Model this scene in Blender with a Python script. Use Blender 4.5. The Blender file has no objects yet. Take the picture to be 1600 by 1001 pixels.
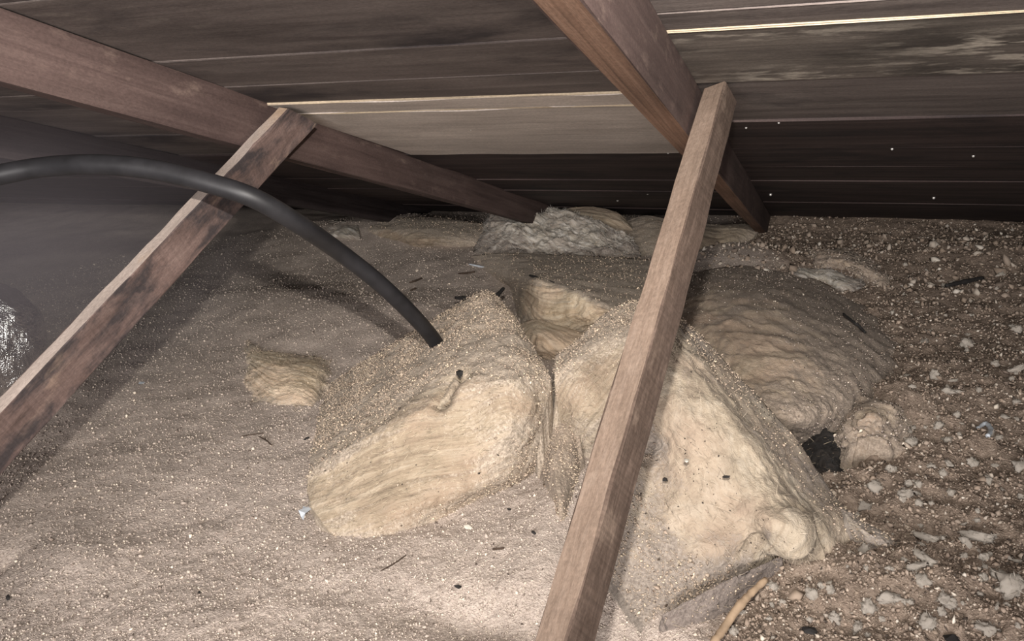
import bpy, math, random
import numpy as np
from mathutils import Matrix, Vector

# ------------------------------------------------------------------ camera, world, light
S = bpy.context.scene
COL = S.collection
RNG = np.random.default_rng(7)
random.seed(7)
F, W, H = 1270.0, 1600, 1001
CAMH = 0.76                       # lens height above the loose fill
D, TH = 0.30, math.radians(16)    # distance lens -> roof deck, roof pitch


def _ray(x, y):
    return np.array([x - W / 2, -(y - H / 2), -F])


def _frame():
    b = _ray(-2600, 265); b /= np.linalg.norm(b)
    r = _ray(1280, 455); r -= b * r.dot(b); r /= np.linalg.norm(r)
    X = -b
    n = np.cross(X, r)
    Y = math.cos(TH) * r + math.sin(TH) * n
    Z = math.cos(TH) * n - math.sin(TH) * r
    return np.array([X, Y, Z])


R = _frame()                      # rows = world axes seen from the camera
C0 = np.array([0, 0, CAMH])
SN = np.array([0, math.sin(TH), math.cos(TH)])     # roof normal (up)
SR = np.array([0, math.cos(TH), -math.sin(TH)])    # down the roof slope

cam = bpy.data.cameras.new('camera')
cam.sensor_width = 36
cam.lens = F / W * 36
cam.clip_start = 0.01
co = bpy.data.objects.new('camera', cam)
COL.objects.link(co)
m = Matrix([list(R[i]) + [C0[i]] for i in range(3)] + [[0, 0, 0, 1]])
co.matrix_world = m
S.camera = co

w = bpy.data.worlds.new('attic_dark'); S.world = w
w.use_nodes = True
w.node_tree.nodes['Background'].inputs[0].default_value = (0.9, 0.85, 1.0, 1)
w.node_tree.nodes['Background'].inputs[1].default_value = 0.10

S.view_settings.view_transform = 'Standard'
S.view_settings.look = 'None'
S.view_settings.gamma = 1
S.view_settings.use_curve_mapping = False
S.view_settings.exposure = 0.28

# the phone's torch: a small lamp just above the lens
fl = bpy.data.lights.new('phone_torch', 'SPOT')
fl.energy = 110
fl.color = (1.0, 0.94, 0.88)
fl.shadow_soft_size = 0.012
fl.spot_size = math.radians(112)
fl.spot_blend = 1.0
fo = bpy.data.objects.new('phone_torch', fl)
COL.objects.link(fo)
off = R @ np.array([0.004, 0.185, 0.02])
lp = C0 + off
aim = R @ _ray(690, 340)
q = Vector(aim).to_track_quat('-Z', 'Y')
fo.location = lp
fo.rotation_euler = q.to_euler()

# added fill lamp, unseen behind the camera, to lift the shadows and far floor
hl = bpy.data.lights.new('fill_light', 'AREA')
hl.shape = 'RECTANGLE'; hl.size = 1.5; hl.size_y = 0.8
hl.energy = 94
hl.color = (1.0, 0.95, 0.93)
ho = bpy.data.objects.new('fill_light', hl)
COL.objects.link(ho)
ho.location = (0.0, -1.7, 0.85)
ho.rotation_euler = Vector((-0.35, 3.6, -0.55)).to_track_quat('-Z', 'Y').to_euler()


# ------------------------------------------------------------------ maths helpers
def wray(x, y):
    d = R @ _ray(x, y)
    return d / np.linalg.norm(d)


def pixz(x, y, z):
    d = wray(x, y)
    return C0 + d * ((z - CAMH) / d[2])


def pixd(x, y, dist):
    return C0 + wray(x, y) * dist


def roof(x, s, dep=0.0):
    """point on the deck: x along the boards, s down the slope, dep below the deck"""
    return C0 + np.array([x, 0, 0]) + SR * s + SN * (D - dep)


def _h(ix, iy, iz, seed):
    n = (ix * 374761393 + iy * 668265263 + iz * 2147483647 + seed * 144269504) & 0xffffffff
    n = ((n ^ (n >> 13)) * 1274126177) & 0xffffffff
    n = ((n ^ (n >> 15)) * 2246822519) & 0xffffffff
    return ((n ^ (n >> 16)) & 0xffffff) / float(0xffffff) * 2 - 1


def noise(P, sc=1.0, seed=0):
    P = np.asarray(P, float) * sc
    i = np.floor(P).astype(np.int64); f = P - i
    f = f * f * (3 - 2 * f)
    out = 0
    for dx in (0, 1):
        for dy in (0, 1):
            for dz in (0, 1):
                wt = ((f[..., 0] if dx else 1 - f[..., 0]) * (f[..., 1] if dy else 1 - f[..., 1])
                      * (f[..., 2] if dz else 1 - f[..., 2]))
                out = out + wt * _h(i[..., 0] + dx, i[..., 1] + dy, i[..., 2] + dz, seed)
    return out


def fbm(P, sc, oc=4, seed=0):
    o, a, t = 0, 1.0, 0
    for k in range(oc):
        o = o + a * noise(P, sc * 2 ** k, seed + k * 17); t += a; a *= 0.5
    return o / t


def sstep(a, b, x):
    t = np.clip((x - a) / (b - a), 0, 1)
    return t * t * (3 - 2 * t)


# ------------------------------------------------------------------ object helpers
def mesh_obj(name, verts, faces, mat=None, parent=None, smooth=False, attrs=None, loc=None):
    me = bpy.data.meshes.new(name)
    verts = np.asarray(verts, np.float32)
    faces = np.asarray(faces, np.int32) if not isinstance(faces, list) else faces
    if isinstance(faces, np.ndarray):
        nf, k = faces.shape
        me.vertices.add(len(verts)); me.loops.add(nf * k); me.polygons.add(nf)
        me.vertices.foreach_set('co', verts.ravel())
        me.loops.foreach_set('vertex_index', faces.ravel())
        me.polygons.foreach_set('loop_start', np.arange(0, nf * k, k, dtype=np.int32))
        me.polygons.foreach_set('loop_total', np.full(nf, k, np.int32))
    else:
        me.from_pydata(verts.tolist(), [], faces)
    if attrs:
        for an, (tp, data) in attrs.items():
            a = me.attributes.new(an, tp, 'POINT')
            key = {'FLOAT': 'value', 'FLOAT_VECTOR': 'vector', 'FLOAT_COLOR': 'color'}[tp]
            a.data.foreach_set(key, np.asarray(data, np.float32).ravel())
    me.update(calc_edges=True)
    me.validate()
    if smooth:
        me.polygons.foreach_set('use_smooth', np.ones(len(me.polygons), bool))
    if mat:
        me.materials.append(mat)
    o = bpy.data.objects.new(name, me)
    COL.objects.link(o)
    if parent:
        o.parent = parent
    if loc is not None:
        o.location = loc
    return o


def tag(o, label=None, cat=None, group=None, kind=None):
    if label: o['label'] = label
    if cat: o['category'] = cat
    if group: o['group'] = group
    if kind: o['kind'] = kind
    return o


def empty(name, loc=(0, 0, 0)):
    o = bpy.data.objects.new(name, None)
    o.empty_display_size = 0.05
    COL.objects.link(o)
    o.location = loc
    return o


# ------------------------------------------------------------------ materials
class NT:
    def __init__(self, name, rough=0.9, spec=0.2, metal=0.0):
        self.m = bpy.data.materials.new(name)
        self.m.use_nodes = True
        self.t = self.m.node_tree
        self.b = self.t.nodes['Principled BSDF']
        self.b.inputs['Roughness'].default_value = rough
        self.b.inputs['Specular IOR Level'].default_value = spec
        self.b.inputs['Metallic'].default_value = metal

    def n(self, t, **kw):
        nd = self.t.nodes.new('ShaderNode' + t)
        for k, v in kw.items():
            setattr(nd, k, v)
        return nd

    def l(self, a, b):
        self.t.links.new(a, b)

    def val(self, sock, v):
        if hasattr(v, 'is_linked'):
            self.l(v, sock)
        else:
            sock.default_value = v

    def coords(self, kind='Object', scale=(1, 1, 1), rnd=True):
        tc = self.n('TexCoord')
        mp = self.n('Mapping')
        mp.inputs['Scale'].default_value = scale
        self.l(tc.outputs[kind], mp.inputs[0])
        if rnd:
            oi = self.n('ObjectInfo')
            mu = self.n('Math', operation='MULTIPLY'); mu.inputs[1].default_value = 37.0
            self.l(oi.outputs['Random'], mu.inputs[0])
            self.l(mu.outputs[0], mp.inputs['Location'])
        return mp.outputs[0]

    def attr(self, name):
        return self.n('Attribute', attribute_name=name)

    def mapv(self, sock, scale):
        mp = self.n('Mapping'); mp.inputs['Scale'].default_value = scale
        self.l(sock, mp.inputs[0]); return mp.outputs[0]

    def noise(self, vec, scale=5, detail=4, rough=0.6, dist=0):
        nd = self.n('TexNoise')
        nd.inputs['Scale'].default_value = scale
        nd.inputs['Detail'].default_value = detail
        nd.inputs['Roughness'].default_value = rough
        nd.inputs['Distortion'].default_value = dist
        self.l(vec, nd.inputs['Vector'])
        return nd.outputs[0]

    def ramp(self, fac, stops):
        nd = self.n('ValToRGB')
        e = nd.color_ramp.elements
        while len(e) < len(stops):
            e.new(0.5)
        for i, (p, c) in enumerate(stops):
            e[i].position = p
            e[i].color = (c, c, c, 1) if isinstance(c, (int, float)) else (*c, 1)
        self.l(fac, nd.inputs[0])
        return nd.outputs[0]

    def mix(self, fac, a, b, mode='MIX'):
        nd = self.n('MixRGB', blend_type=mode)
        self.val(nd.inputs[0], fac)
        for s, v in ((nd.inputs[1], a), (nd.inputs[2], b)):
            if hasattr(v, 'is_linked'):
                self.l(v, s)
            else:
                s.default_value = (v, v, v, 1) if isinstance(v, (int, float)) else (*v, 1)
        return nd.outputs[0]

    def math(self, op, a, b=0.0):
        nd = self.n('Math', operation=op)
        self.val(nd.inputs[0], a); self.val(nd.inputs[1], b)
        return nd.outputs[0]

    def bump(self, height, strength=0.4, dist=0.003):
        nd = self.n('Bump')
        nd.inputs['Strength'].default_value = strength
        nd.inputs['Distance'].default_value = dist
        self.l(height, nd.inputs['Height'])
        self.l(nd.outputs[0], self.b.inputs['Normal'])

    def color(self, c):
        self.val(self.b.inputs['Base Color'], c if hasattr(c, 'is_linked') else (*c, 1))
        return self.m


def wood(name, dark, mid, light, grain=(1.2, 26, 26), stain=None, stain_amt=0.5, stain_sc=4.0,
         speck=None, speck_amt=0.0, rough=0.75, spec=0.25, bump=0.35, saw=0.0, stain_rng=(0.5, 0.66), speck_rng=(0.56, 0.68)):
    t = NT(name, rough, spec)
    v = t.coords(scale=grain)
    g = t.noise(v, 3.0, 6, 0.65, 0.6)
    c = t.ramp(g, [(0.30, dark), (0.5, mid), (0.72, light)])
    v2 = t.coords(scale=(1.0, 3.0, 3.0))
    g2 = t.noise(v2, 3.0, 5, 0.6)
    c = t.mix(t.ramp(g2, [(0.35, 0.0), (0.7, 0.55)]), c, mid, 'MULTIPLY') if False else c
    c = t.mix(0.6, c, t.ramp(g2, [(0.3, 0.55), (0.7, 1.25)]), 'MULTIPLY')
    if stain:
        v3 = t.coords(scale=(1, 2.2, 2.2))
        g3 = t.noise(v3, stain_sc, 6, 0.62, 0.4)
        c = t.mix(t.ramp(g3, [(stain_rng[0], 0.0), (stain_rng[1], stain_amt)]), c, stain)
    if speck:
        v4 = t.coords(scale=(0.35, 1, 1))
        g4 = t.noise(v4, 42, 4, 0.6)
        g5 = t.noise(v4, 5, 3, 0.5)
        k = t.math('MULTIPLY', t.ramp(g4, [(speck_rng[0], 0.0), (speck_rng[1], 1.0)]), t.ramp(g5, [(0.42, 0.0), (0.62, speck_amt)]))
        c = t.mix(k, c, speck)
    vf = t.coords(scale=(0.5, 1, 1))
    gf = t.noise(vf, 330, 3, 0.75)
    c = t.mix(0.55, c, t.ramp(gf, [(0.3, 0.62), (0.7, 1.38)]), 'MULTIPLY')
    if saw:
        tc_ = t.n('TexCoord'); mp_ = t.n('Mapping')
        mp_.inputs['Rotation'].default_value = (0.4, 0.75, 0.35); mp_.inputs['Scale'].default_value = (260, 9, 9)
        t.l(tc_.outputs['Object'], mp_.inputs[0])
        gs_ = t.noise(mp_.outputs[0], 1.0, 3, 0.6, 0.3)
        c = t.mix(saw, c, t.ramp(gs_, [(0.32, 0.66), (0.66, 1.3)]), 'MULTIPLY')
    t.bump(t.math('ADD', t.math('ADD', g, t.math('MULTIPLY', g2, 0.4)), t.math('MULTIPLY', gf, 0.25)), bump, 0.002)
    return t.color(c)


M = {}
M['deck'] = wood('dark_stained_deck', (0.086, 0.069, 0.063), (0.128, 0.105, 0.095), (0.17, 0.142, 0.127), grain=(0.8, 9, 9),
                 stain=(0.026, 0.022, 0.024), stain_amt=0.85, stain_sc=2.6, speck=(0.22, 0.19, 0.16), speck_amt=0.3)
M['deck_mould'] = wood('mouldy_deck', (0.070, 0.058, 0.051), (0.118, 0.099, 0.084), (0.175, 0.148, 0.125), grain=(1.0, 11, 11),
                       stain=(0.018, 0.015, 0.013), stain_amt=0.6, speck=(0.46, 0.41, 0.34), speck_amt=1.0, speck_rng=(0.50, 0.62))
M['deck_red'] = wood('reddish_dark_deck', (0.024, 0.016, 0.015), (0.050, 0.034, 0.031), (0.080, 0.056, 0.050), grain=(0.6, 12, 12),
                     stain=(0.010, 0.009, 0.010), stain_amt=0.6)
M['deck_pale'] = wood('pale_new_deck', (0.43, 0.372, 0.325), (0.54, 0.472, 0.415), (0.60, 0.53, 0.47), grain=(0.7, 22, 22),
                      stain=(0.33, 0.28, 0.245), stain_amt=0.5, stain_sc=2.5, bump=0.15)
M['raw_edge'] = wood('raw_pine_edge', (0.26, 0.20, 0.14), (0.42, 0.34, 0.24), (0.52, 0.43, 0.31), bump=0.2)
M['rafter'] = wood('red_brown_rafter', (0.062, 0.041, 0.037), (0.094, 0.063, 0.056), (0.125, 0.087, 0.077), grain=(0.8, 20, 20),
                   stain=(0.05, 0.032, 0.03), stain_amt=0.6, stain_sc=2.5, speck=(0.3, 0.22, 0.18), speck_amt=0.3)
M['rafter_face'] = wood('orange_brown_rafter_edge', (0.10, 0.058, 0.038), (0.185, 0.108, 0.072), (0.27, 0.170, 0.118), grain=(0.7, 60, 60),
                     stain=(0.10, 0.062, 0.052), stain_amt=0.7, stain_sc=1.6)
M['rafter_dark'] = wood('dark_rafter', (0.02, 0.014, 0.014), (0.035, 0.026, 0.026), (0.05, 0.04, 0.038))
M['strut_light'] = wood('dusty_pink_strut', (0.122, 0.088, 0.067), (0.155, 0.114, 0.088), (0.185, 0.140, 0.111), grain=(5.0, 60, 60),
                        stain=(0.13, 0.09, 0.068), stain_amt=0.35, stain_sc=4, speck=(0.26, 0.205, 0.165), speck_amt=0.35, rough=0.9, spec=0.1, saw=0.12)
M['strut_dark'] = wood('blackened_strut', (0.085, 0.058, 0.050), (0.135, 0.092, 0.080), (0.185, 0.132, 0.115), grain=(3.0, 18, 18),
                       saw=0.3, stain=(0.030, 0.027, 0.029), stain_amt=0.85, stain_sc=9.0, stain_rng=(0.43, 0.56), speck=(0.42, 0.30, 0.22), speck_amt=0.7)


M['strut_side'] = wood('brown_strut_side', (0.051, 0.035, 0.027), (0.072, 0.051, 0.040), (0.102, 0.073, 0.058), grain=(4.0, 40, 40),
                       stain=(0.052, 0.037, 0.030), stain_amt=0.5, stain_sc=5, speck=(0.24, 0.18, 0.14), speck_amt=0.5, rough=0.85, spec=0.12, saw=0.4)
M['strut_edge'] = wood('dusty_strut_edge', (0.25, 0.205, 0.18), (0.31, 0.258, 0.226), (0.36, 0.30, 0.265), grain=(2.0, 14, 14),
                       stain=(0.36, 0.23, 0.12), stain_amt=0.6, stain_sc=3.0, rough=0.95, spec=0.05)


def simple(name, c, rough=0.8, spec=0.3, metal=0.0, var=0.3, sc=40, bump=0.0):
    t = NT(name, rough, spec, metal)
    v = t.coords()
    g = t.noise(v, sc, 4, 0.6)
    a = tuple(x * (1 - var) for x in c); b = tuple(min(1, x * (1 + var)) for x in c)
    if bump:
        t.bump(g, bump, 0.003)
    return t.color(t.ramp(g, [(0.3, a), (0.7, b)]))


M['hose'] = simple('black_polythene', (0.016, 0.0155, 0.017), 0.5, 0.35, var=0.3, sc=25)
M['twig'] = simple('tan_stick', (0.33, 0.24, 0.16), 0.85, 0.2)
M['twig_dark'] = simple('dark_twig', (0.055, 0.038, 0.028), 0.85, 0.2)
M['char'] = simple('black_chip', (0.022, 0.02, 0.019), 0.8, 0.3)
M['plastic'] = simple('pale_blue_film', (0.5, 0.54, 0.58), 0.35, 0.5, var=0.15)
M['nail'] = simple('bright_nail', (0.75, 0.73, 0.7), 0.35, 0.5, 0.6, var=0.1)
M['quill'] = simple('pale_shaving', (0.62, 0.58, 0.5), 0.7, 0.2, var=0.15)

# loose fill bed
t = NT('loose_fill_bed', 1.0, 0.05)
tc = t.coords('Object', rnd=False)
br = t.attr('brown')
n1 = t.noise(tc, 260, 3, 0.7)
n2 = t.noise(tc, 9, 5, 0.6)
n3 = t.noise(tc, 90, 4, 0.7)
ca = t.ramp(n1, [(0.25, (0.287, 0.236, 0.205)), (0.5, (0.460, 0.389, 0.337)), (0.75, (0.632, 0.550, 0.471))])
cb = t.ramp(n3, [(0.25, (0.15, 0.114, 0.089)), (0.55, (0.27, 0.212, 0.167)), (0.78, (0.40, 0.33, 0.268))])
c = t.mix(br.outputs['Fac'], ca, cb)
c = t.mix(0.7, c, t.ramp(n2, [(0.3, 0.72), (0.7, 1.18)]), 'MULTIPLY')
t.bump(t.math('ADD', n1, t.math('MULTIPLY', n3, 1.0)), 0.75, 0.005)
M['fill'] = t.color(c)

# loose granules
t = NT('granule', 0.85, 0.25)
at = t.attr('gcol')
M['gran'] = t.color(at.outputs['Color'])


def fibre_mat(name, c_dark, c_mid, c_light, dust=(0.36, 0.302, 0.242), dust2=(0.53, 0.452, 0.36), strat=(5, 70, 1)):
    t = NT(name, 1.0, 0.03)
    fu = t.attr('fuv').outputs['Vector']
    du = t.attr('dust').outputs['Fac']
    ob = t.coords('Object', rnd=True)
    s1a = t.noise(t.mapv(fu, strat), 1.0, 3, 0.5, 0.9)
    s1b = t.noise(t.mapv(fu, (strat[0] * 5, strat[1] * 5, 1)), 1.0, 4, 0.65, 0.6)
    s1 = t.math('ADD', t.math('MULTIPLY', s1a, 0.62), t.math('MULTIPLY', s1b, 0.38))
    s4 = t.noise(ob, 6, 3, 0.5)
    s2 = t.noise(ob, 14, 5, 0.65)
    s3 = t.noise(ob, 220, 3, 0.7)
    c = t.ramp(s1, [(0.38, c_dark), (0.5, c_mid), (0.61, c_light)])
    c = t.mix(0.55, c, t.ramp(s2, [(0.3, 0.66), (0.62, 1.15)]), 'MULTIPLY')
    c = t.mix(t.ramp(s4, [(0.45, 0.0), (0.62, 0.45)]), c, tuple(x * y for x, y in zip(c_mid, (1.04, 0.93, 0.95))))
    cd = t.ramp(s3, [(0.3, tuple(x * 0.6 for x in dust)), (0.5, dust), (0.7, dust2)])
    k = t.math('ADD', du, t.math('MULTIPLY', t.math('SUBTRACT', s2, 0.5), 1.3))
    k = t.math('ADD', k, t.math('MULTIPLY', t.math('SUBTRACT', s3, 0.5), 0.9))
    k = t.math('ADD', k, t.math('MULTIPLY', t.math('SUBTRACT', s1a, 0.5), -1.1))
    kk = t.ramp(k, [(0.32, 0.0), (0.72, 1.0)])
    c = t.mix(kk, c, cd)
    hgt = t.math('ADD', t.math('MULTIPLY', s1, 0.8), t.math('MULTIPLY', s3, 0.8))
    t.bump(hgt, 0.8, 0.004)
    t.b.inputs['Sheen Weight'].default_value = 0.05
    return t.color(c)


M['wool'] = fibre_mat('yellow_glass_wool', (0.21, 0.165, 0.12), (0.305, 0.245, 0.176), (0.38, 0.318, 0.242))
M['wool_torn'] = fibre_mat('torn_bright_wool', (0.48, 0.37, 0.245), (0.66, 0.54, 0.39), (0.75, 0.65, 0.50), strat=(4, 55, 1))
M['wool_cream'] = fibre_mat('cream_glass_wool', (0.248, 0.202, 0.152), (0.348, 0.290, 0.218), (0.408, 0.352, 0.278), strat=(14, 18, 1), dust=(0.25, 0.213, 0.181), dust2=(0.36, 0.31, 0.262))
M['wool_grey'] = fibre_mat('grey_glass_wool', (0.26, 0.225, 0.18), (0.46, 0.415, 0.345), (0.62, 0.585, 0.53), strat=(14, 34, 1),
                           dust=(0.24, 0.205, 0.175), dust2=(0.42, 0.375, 0.33))
M['wool_dusty'] = fibre_mat('dusty_glass_wool', (0.30, 0.232, 0.165), (0.40, 0.318, 0.232), (0.50, 0.41, 0.31),
                            dust=(0.29, 0.236, 0.188), dust2=(0.40, 0.335, 0.268), strat=(9, 15, 1))
M['hole_shade'] = fibre_mat('hole_shade_fibre', (0.012, 0.011, 0.010), (0.022, 0.019, 0.017), (0.04, 0.034, 0.03), dust=(0.05, 0.04, 0.033), dust2=(0.12, 0.1, 0.08))  # near-black, so the shade of the hole sits in the colour
M['facing'] = fibre_mat('dark_grey_facing', (0.12, 0.10, 0.09), (0.17, 0.143, 0.128), (0.23, 0.197, 0.175), strat=(20, 20, 1),
                        dust=(0.20, 0.168, 0.148), dust2=(0.28, 0.24, 0.21))
t = NT('loose_strands', 0.8, 0.2)
M['strand'] = t.color(t.attr('gcol').outputs['Color'])
t = NT('pale_tuft', 1.0, 0.03)
n1 = t.noise(t.coords(), 60, 4, 0.7)
t.bump(n1, 0.8, 0.006)
M['tuft'] = t.color(t.ramp(n1, [(0.3, (0.46, 0.395, 0.325)), (0.5, (0.70, 0.63, 0.545)), (0.72, (0.84, 0.79, 0.71))]))

# aluminium duct jacket
t = NT('crinkled_foil', 0.22, 0.5, 1.0)
v = t.coords('Object', rnd=False)
n1 = t.noise(v, 18, 5, 0.65, 1.2)
n2 = t.noise(v, 70, 3, 0.6)
t.bump(t.math('ADD', n1, t.math('MULTIPLY', n2, 0.25)), 0.9, 0.02)
M['foil'] = t.color(t.ramp(n2, [(0.3, (0.34, 0.33, 0.33)), (0.7, (0.62, 0.61, 0.60))]))


# ------------------------------------------------------------------ wooden members
def timber(name, A, B, e1, e2, mat, parent=None, seg=24, wob=0.0008, seed=0, mats=None, chip=0.0, mface=(0, 7), cut=0.0):
    """a sawn member from A to B (arris line); section spans e1, e2; local X runs along its length"""
    A = np.array(A, float); B = np.array(B, float)
    L = np.linalg.norm(B - A); ax = (B - A) / L
    e1 = np.array(e1, float); e2 = np.array(e2, float)
    w1, w2 = np.linalg.norm(e1), np.linalg.norm(e2)
    u1, u2 = e1 / w1, e2 / w2
    hand = np.dot(np.cross(ax, u1), u2) > 0
    bv = min(w1, w2) * 0.05
    prof = [(bv, 0), (w1 - bv, 0), (w1, bv), (w1, w2 - bv), (w1 - bv, w2), (bv, w2), (0, w2 - bv), (0, bv)]
    vs, fs = [], []
    rs = np.random.default_rng(seed + 5)
    wa = rs.normal(size=(seg + 5, 8, 2)); wa = (wa[:-4] + 2 * wa[1:-3] + 3 * wa[2:-2] + 2 * wa[3:-1] + wa[4:]) / 4.4
    for i in range(seg + 1):
        s = L * i / seg
        for j, (a, b) in enumerate(prof):
            da, db = wob * wa[i, j]
            if chip and j in (0, 7) and rs.random() < chip:
                da += 0.0015 * (1 if j == 0 else 0); db += 0.0015 * (1 if j == 7 else 0)
            vs.append((s - (cut * b / w2 * (1 - i / seg) ** 6 if cut else 0), a + da - w1 / 2, b + db - w2 / 2))
    for i in range(seg):
        for j in range(8):
            k = (j + 1) % 8
            fs.append((i * 8 + j, i * 8 + k, (i + 1) * 8 + k, (i + 1) * 8 + j))
    fs.append(tuple(range(7, -1, -1)))
    fs.append(tuple(range(seg * 8, seg * 8 + 8)))
    rot = Matrix(np.array([ax, u1, u2]).T.tolist()) if hand else None
    if not hand:                                    # mirror the section so the frame stays right handed
        vs = [(x, y, -z) for x, y, z in vs]
        rot = Matrix(np.array([ax, u1, -u2]).T.tolist())
    else:
        fs = [tuple(reversed(f)) for f in fs]
    fs = [tuple(reversed(f)) for f in fs] if True else fs
    o = mesh_obj(name, vs, fs, mat, parent)
    cen = A + e1 / 2 + e2 / 2
    o.matrix_world = Matrix.Translation(Vector(cen)) @ rot.to_4x4()
    import bmesh
    bm = bmesh.new(); bm.from_mesh(o.data)
    bmesh.ops.recalc_face_normals(bm, faces=bm.faces)
    bm.to_mesh(o.data); bm.free()
    if mats:                                        # the dusty upper face gets its own material
        o.data.materials.append(mats)
        for i in range(seg):
            for j in mface:
                o.data.polygons[i * 8 + j].material_index = 1
    return o


ceiling = empty('ceiling', tuple(roof(0, 0)))
tag(ceiling, kind='structure')
bpy.context.view_layer.update()
XR0, XR1 = -0.215, -0.177          # right rafter


def board(x0, x1, s0, s1, mat, proud=0.0, th=0.018, edge=None, seed=0):
    gap = 0.0015
    A = roof(x0, s0 + gap, proud)
    B = roof(x1, s0 + gap, proud)
    o = timber('roof_board', A, B, SR * (s1 - s0 - 2 * gap), SN * (th + proud), mat, seg=24, wob=0.0007, seed=seed)
    mw = o.matrix_world.copy()
    o.parent = ceiling
    o.matrix_parent_inverse = Matrix.Translation(-Vector(roof(0, 0)))
    o.matrix_world = mw
    if edge:
        e = timber('raw_edge', A - SR * 0.001, B - SR * 0.001, SR * (0.0022 if edge is True else edge), SN * (proud + 0.0005), M['raw_edge'], seg=20, wob=0.0008, seed=seed + 3)
        e['label'] = 'pale raw pine edge'
        mw = e.matrix_world.copy()
        e.parent = o
        bpy.context.view_layer.update()
        e.matrix_parent_inverse = o.matrix_world.inverted()
        e.matrix_world = mw
    return o


DU = D
left = [(-4.2, -2.0), (-2.0, 0.0), (0.0, 1.45), (1.45, 2.40), (2.40, 3.29), (3.29, 3.82), (3.82, 4.23)]
k = 0
LX, RX = -3.6, 1.75
xm = -0.196
for s0, s1 in left:
    board(-8.0, xm, s0 * DU, s1 * DU, M['deck'], seed=k); k += 1
xl = -0.99
b_pale = board(xl, xm, 4.23 * DU, 4.51 * DU, M['deck_pale'], 0.0042, edge=True, seed=k); k += 1
board(xl, xm, 4.52 * DU, 6.20 * DU, M['deck_pale'], 0.0045, edge=True, seed=k); k += 1
for s0, s1 in [(4.23, 5.2), (5.2, 6.2)]:
    board(-8.0, xl - 0.002, s0 * DU, s1 * DU, M['deck'], seed=k); k += 1
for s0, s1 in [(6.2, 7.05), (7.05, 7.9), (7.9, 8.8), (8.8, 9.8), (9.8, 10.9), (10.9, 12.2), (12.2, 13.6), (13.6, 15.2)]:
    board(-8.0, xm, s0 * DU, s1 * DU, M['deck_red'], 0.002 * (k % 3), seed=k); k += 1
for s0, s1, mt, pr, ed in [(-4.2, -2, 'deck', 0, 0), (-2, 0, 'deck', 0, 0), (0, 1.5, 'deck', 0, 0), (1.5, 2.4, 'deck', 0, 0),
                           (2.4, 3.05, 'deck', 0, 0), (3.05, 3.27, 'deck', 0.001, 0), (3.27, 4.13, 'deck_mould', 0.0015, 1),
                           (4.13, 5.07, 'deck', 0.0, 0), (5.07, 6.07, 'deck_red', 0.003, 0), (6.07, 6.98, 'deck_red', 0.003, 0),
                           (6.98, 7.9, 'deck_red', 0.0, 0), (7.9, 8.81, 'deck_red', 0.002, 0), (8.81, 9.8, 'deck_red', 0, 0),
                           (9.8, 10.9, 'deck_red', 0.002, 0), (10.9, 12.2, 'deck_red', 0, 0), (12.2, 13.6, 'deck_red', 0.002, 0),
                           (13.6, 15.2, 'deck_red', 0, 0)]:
    board(xm, 2.6, s0 * DU, s1 * DU, M[mt], pr, edge=0.0013 if ed else None, seed=k); k += 1


def rafter(name, xr0, xr1, s0, s1, wd, dp, mat, label, seed, face=None):
    """right top edge runs from x=xr0 at s0 to xr1 at s1"""
    A = roof(xr0, s0); B = roof(xr1, s1)
    ax = (B - A) / np.linalg.norm(B - A)
    side = np.cross(SN, ax); side /= np.linalg.norm(side)
    if side[0] > 0:
        side = -side
    o = timber(name, A, B, side * wd, -SN * dp, mat, seg=50, wob=0.0009, seed=seed, mats=face, mface=(4,))
    tag(o, label, 'rafter')
    return o


rafter('rafter', -0.178, -0.205, -0.6, 4.3, 0.038, 0.086, M['rafter'],
       'red-brown roof rafter crossing the top right centre behind the pink strut', 1, M['rafter_face'])
rafter('rafter', -0.900, -1.105, -0.8, 4.3, 0.036, 0.090, M['rafter'],
       'dusty red-brown roof rafter at upper left with the blackened strut nailed on', 2)
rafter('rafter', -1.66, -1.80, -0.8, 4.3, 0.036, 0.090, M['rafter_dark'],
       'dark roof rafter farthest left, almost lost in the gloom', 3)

# struts
RS_A = np.array([-0.1449, 1.2622, -0.0507 + CAMH]); RS_B = np.array([-0.1889, 0.5617, -0.4917 + CAMH])
e1 = np.array([-0.034, 0.0091, -0.0115]); e2 = np.array([0.0163, 0.0197, -0.0327])
ax = RS_B - RS_A
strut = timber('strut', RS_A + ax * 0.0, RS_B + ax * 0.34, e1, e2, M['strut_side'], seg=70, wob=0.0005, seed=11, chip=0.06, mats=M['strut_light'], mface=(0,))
tag(strut, 'pinkish square-sawn timber strut running from right rafter down to the foreground', 'strut')
sc = 0.925
LS_A = np.array([-1.013, 1.411, -0.0799]) * sc + C0; LS_B = np.array([-1.1129, 0.7508, -0.4621]) * sc + C0
ax = LS_B - LS_A
strut2 = timber('strut', LS_A, LS_B + ax * 0.55, np.array([-0.025, 0.0016, 0.0037]) * sc, np.array([-0.0075, 0.0402, -0.0674]) * sc,
                M['strut_dark'], seg=70, wob=0.0006, seed=12, chip=0.08, mats=M['strut_edge'], mface=(0,), cut=0.055)
tag(strut2, 'blackened wide timber strut at left passing under the black hose', 'strut')

# ------------------------------------------------------------------ floor of loose fill
def G(px, py, z=0.0):
    p = pixz(px, py, z); return p[0], p[1]


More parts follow.
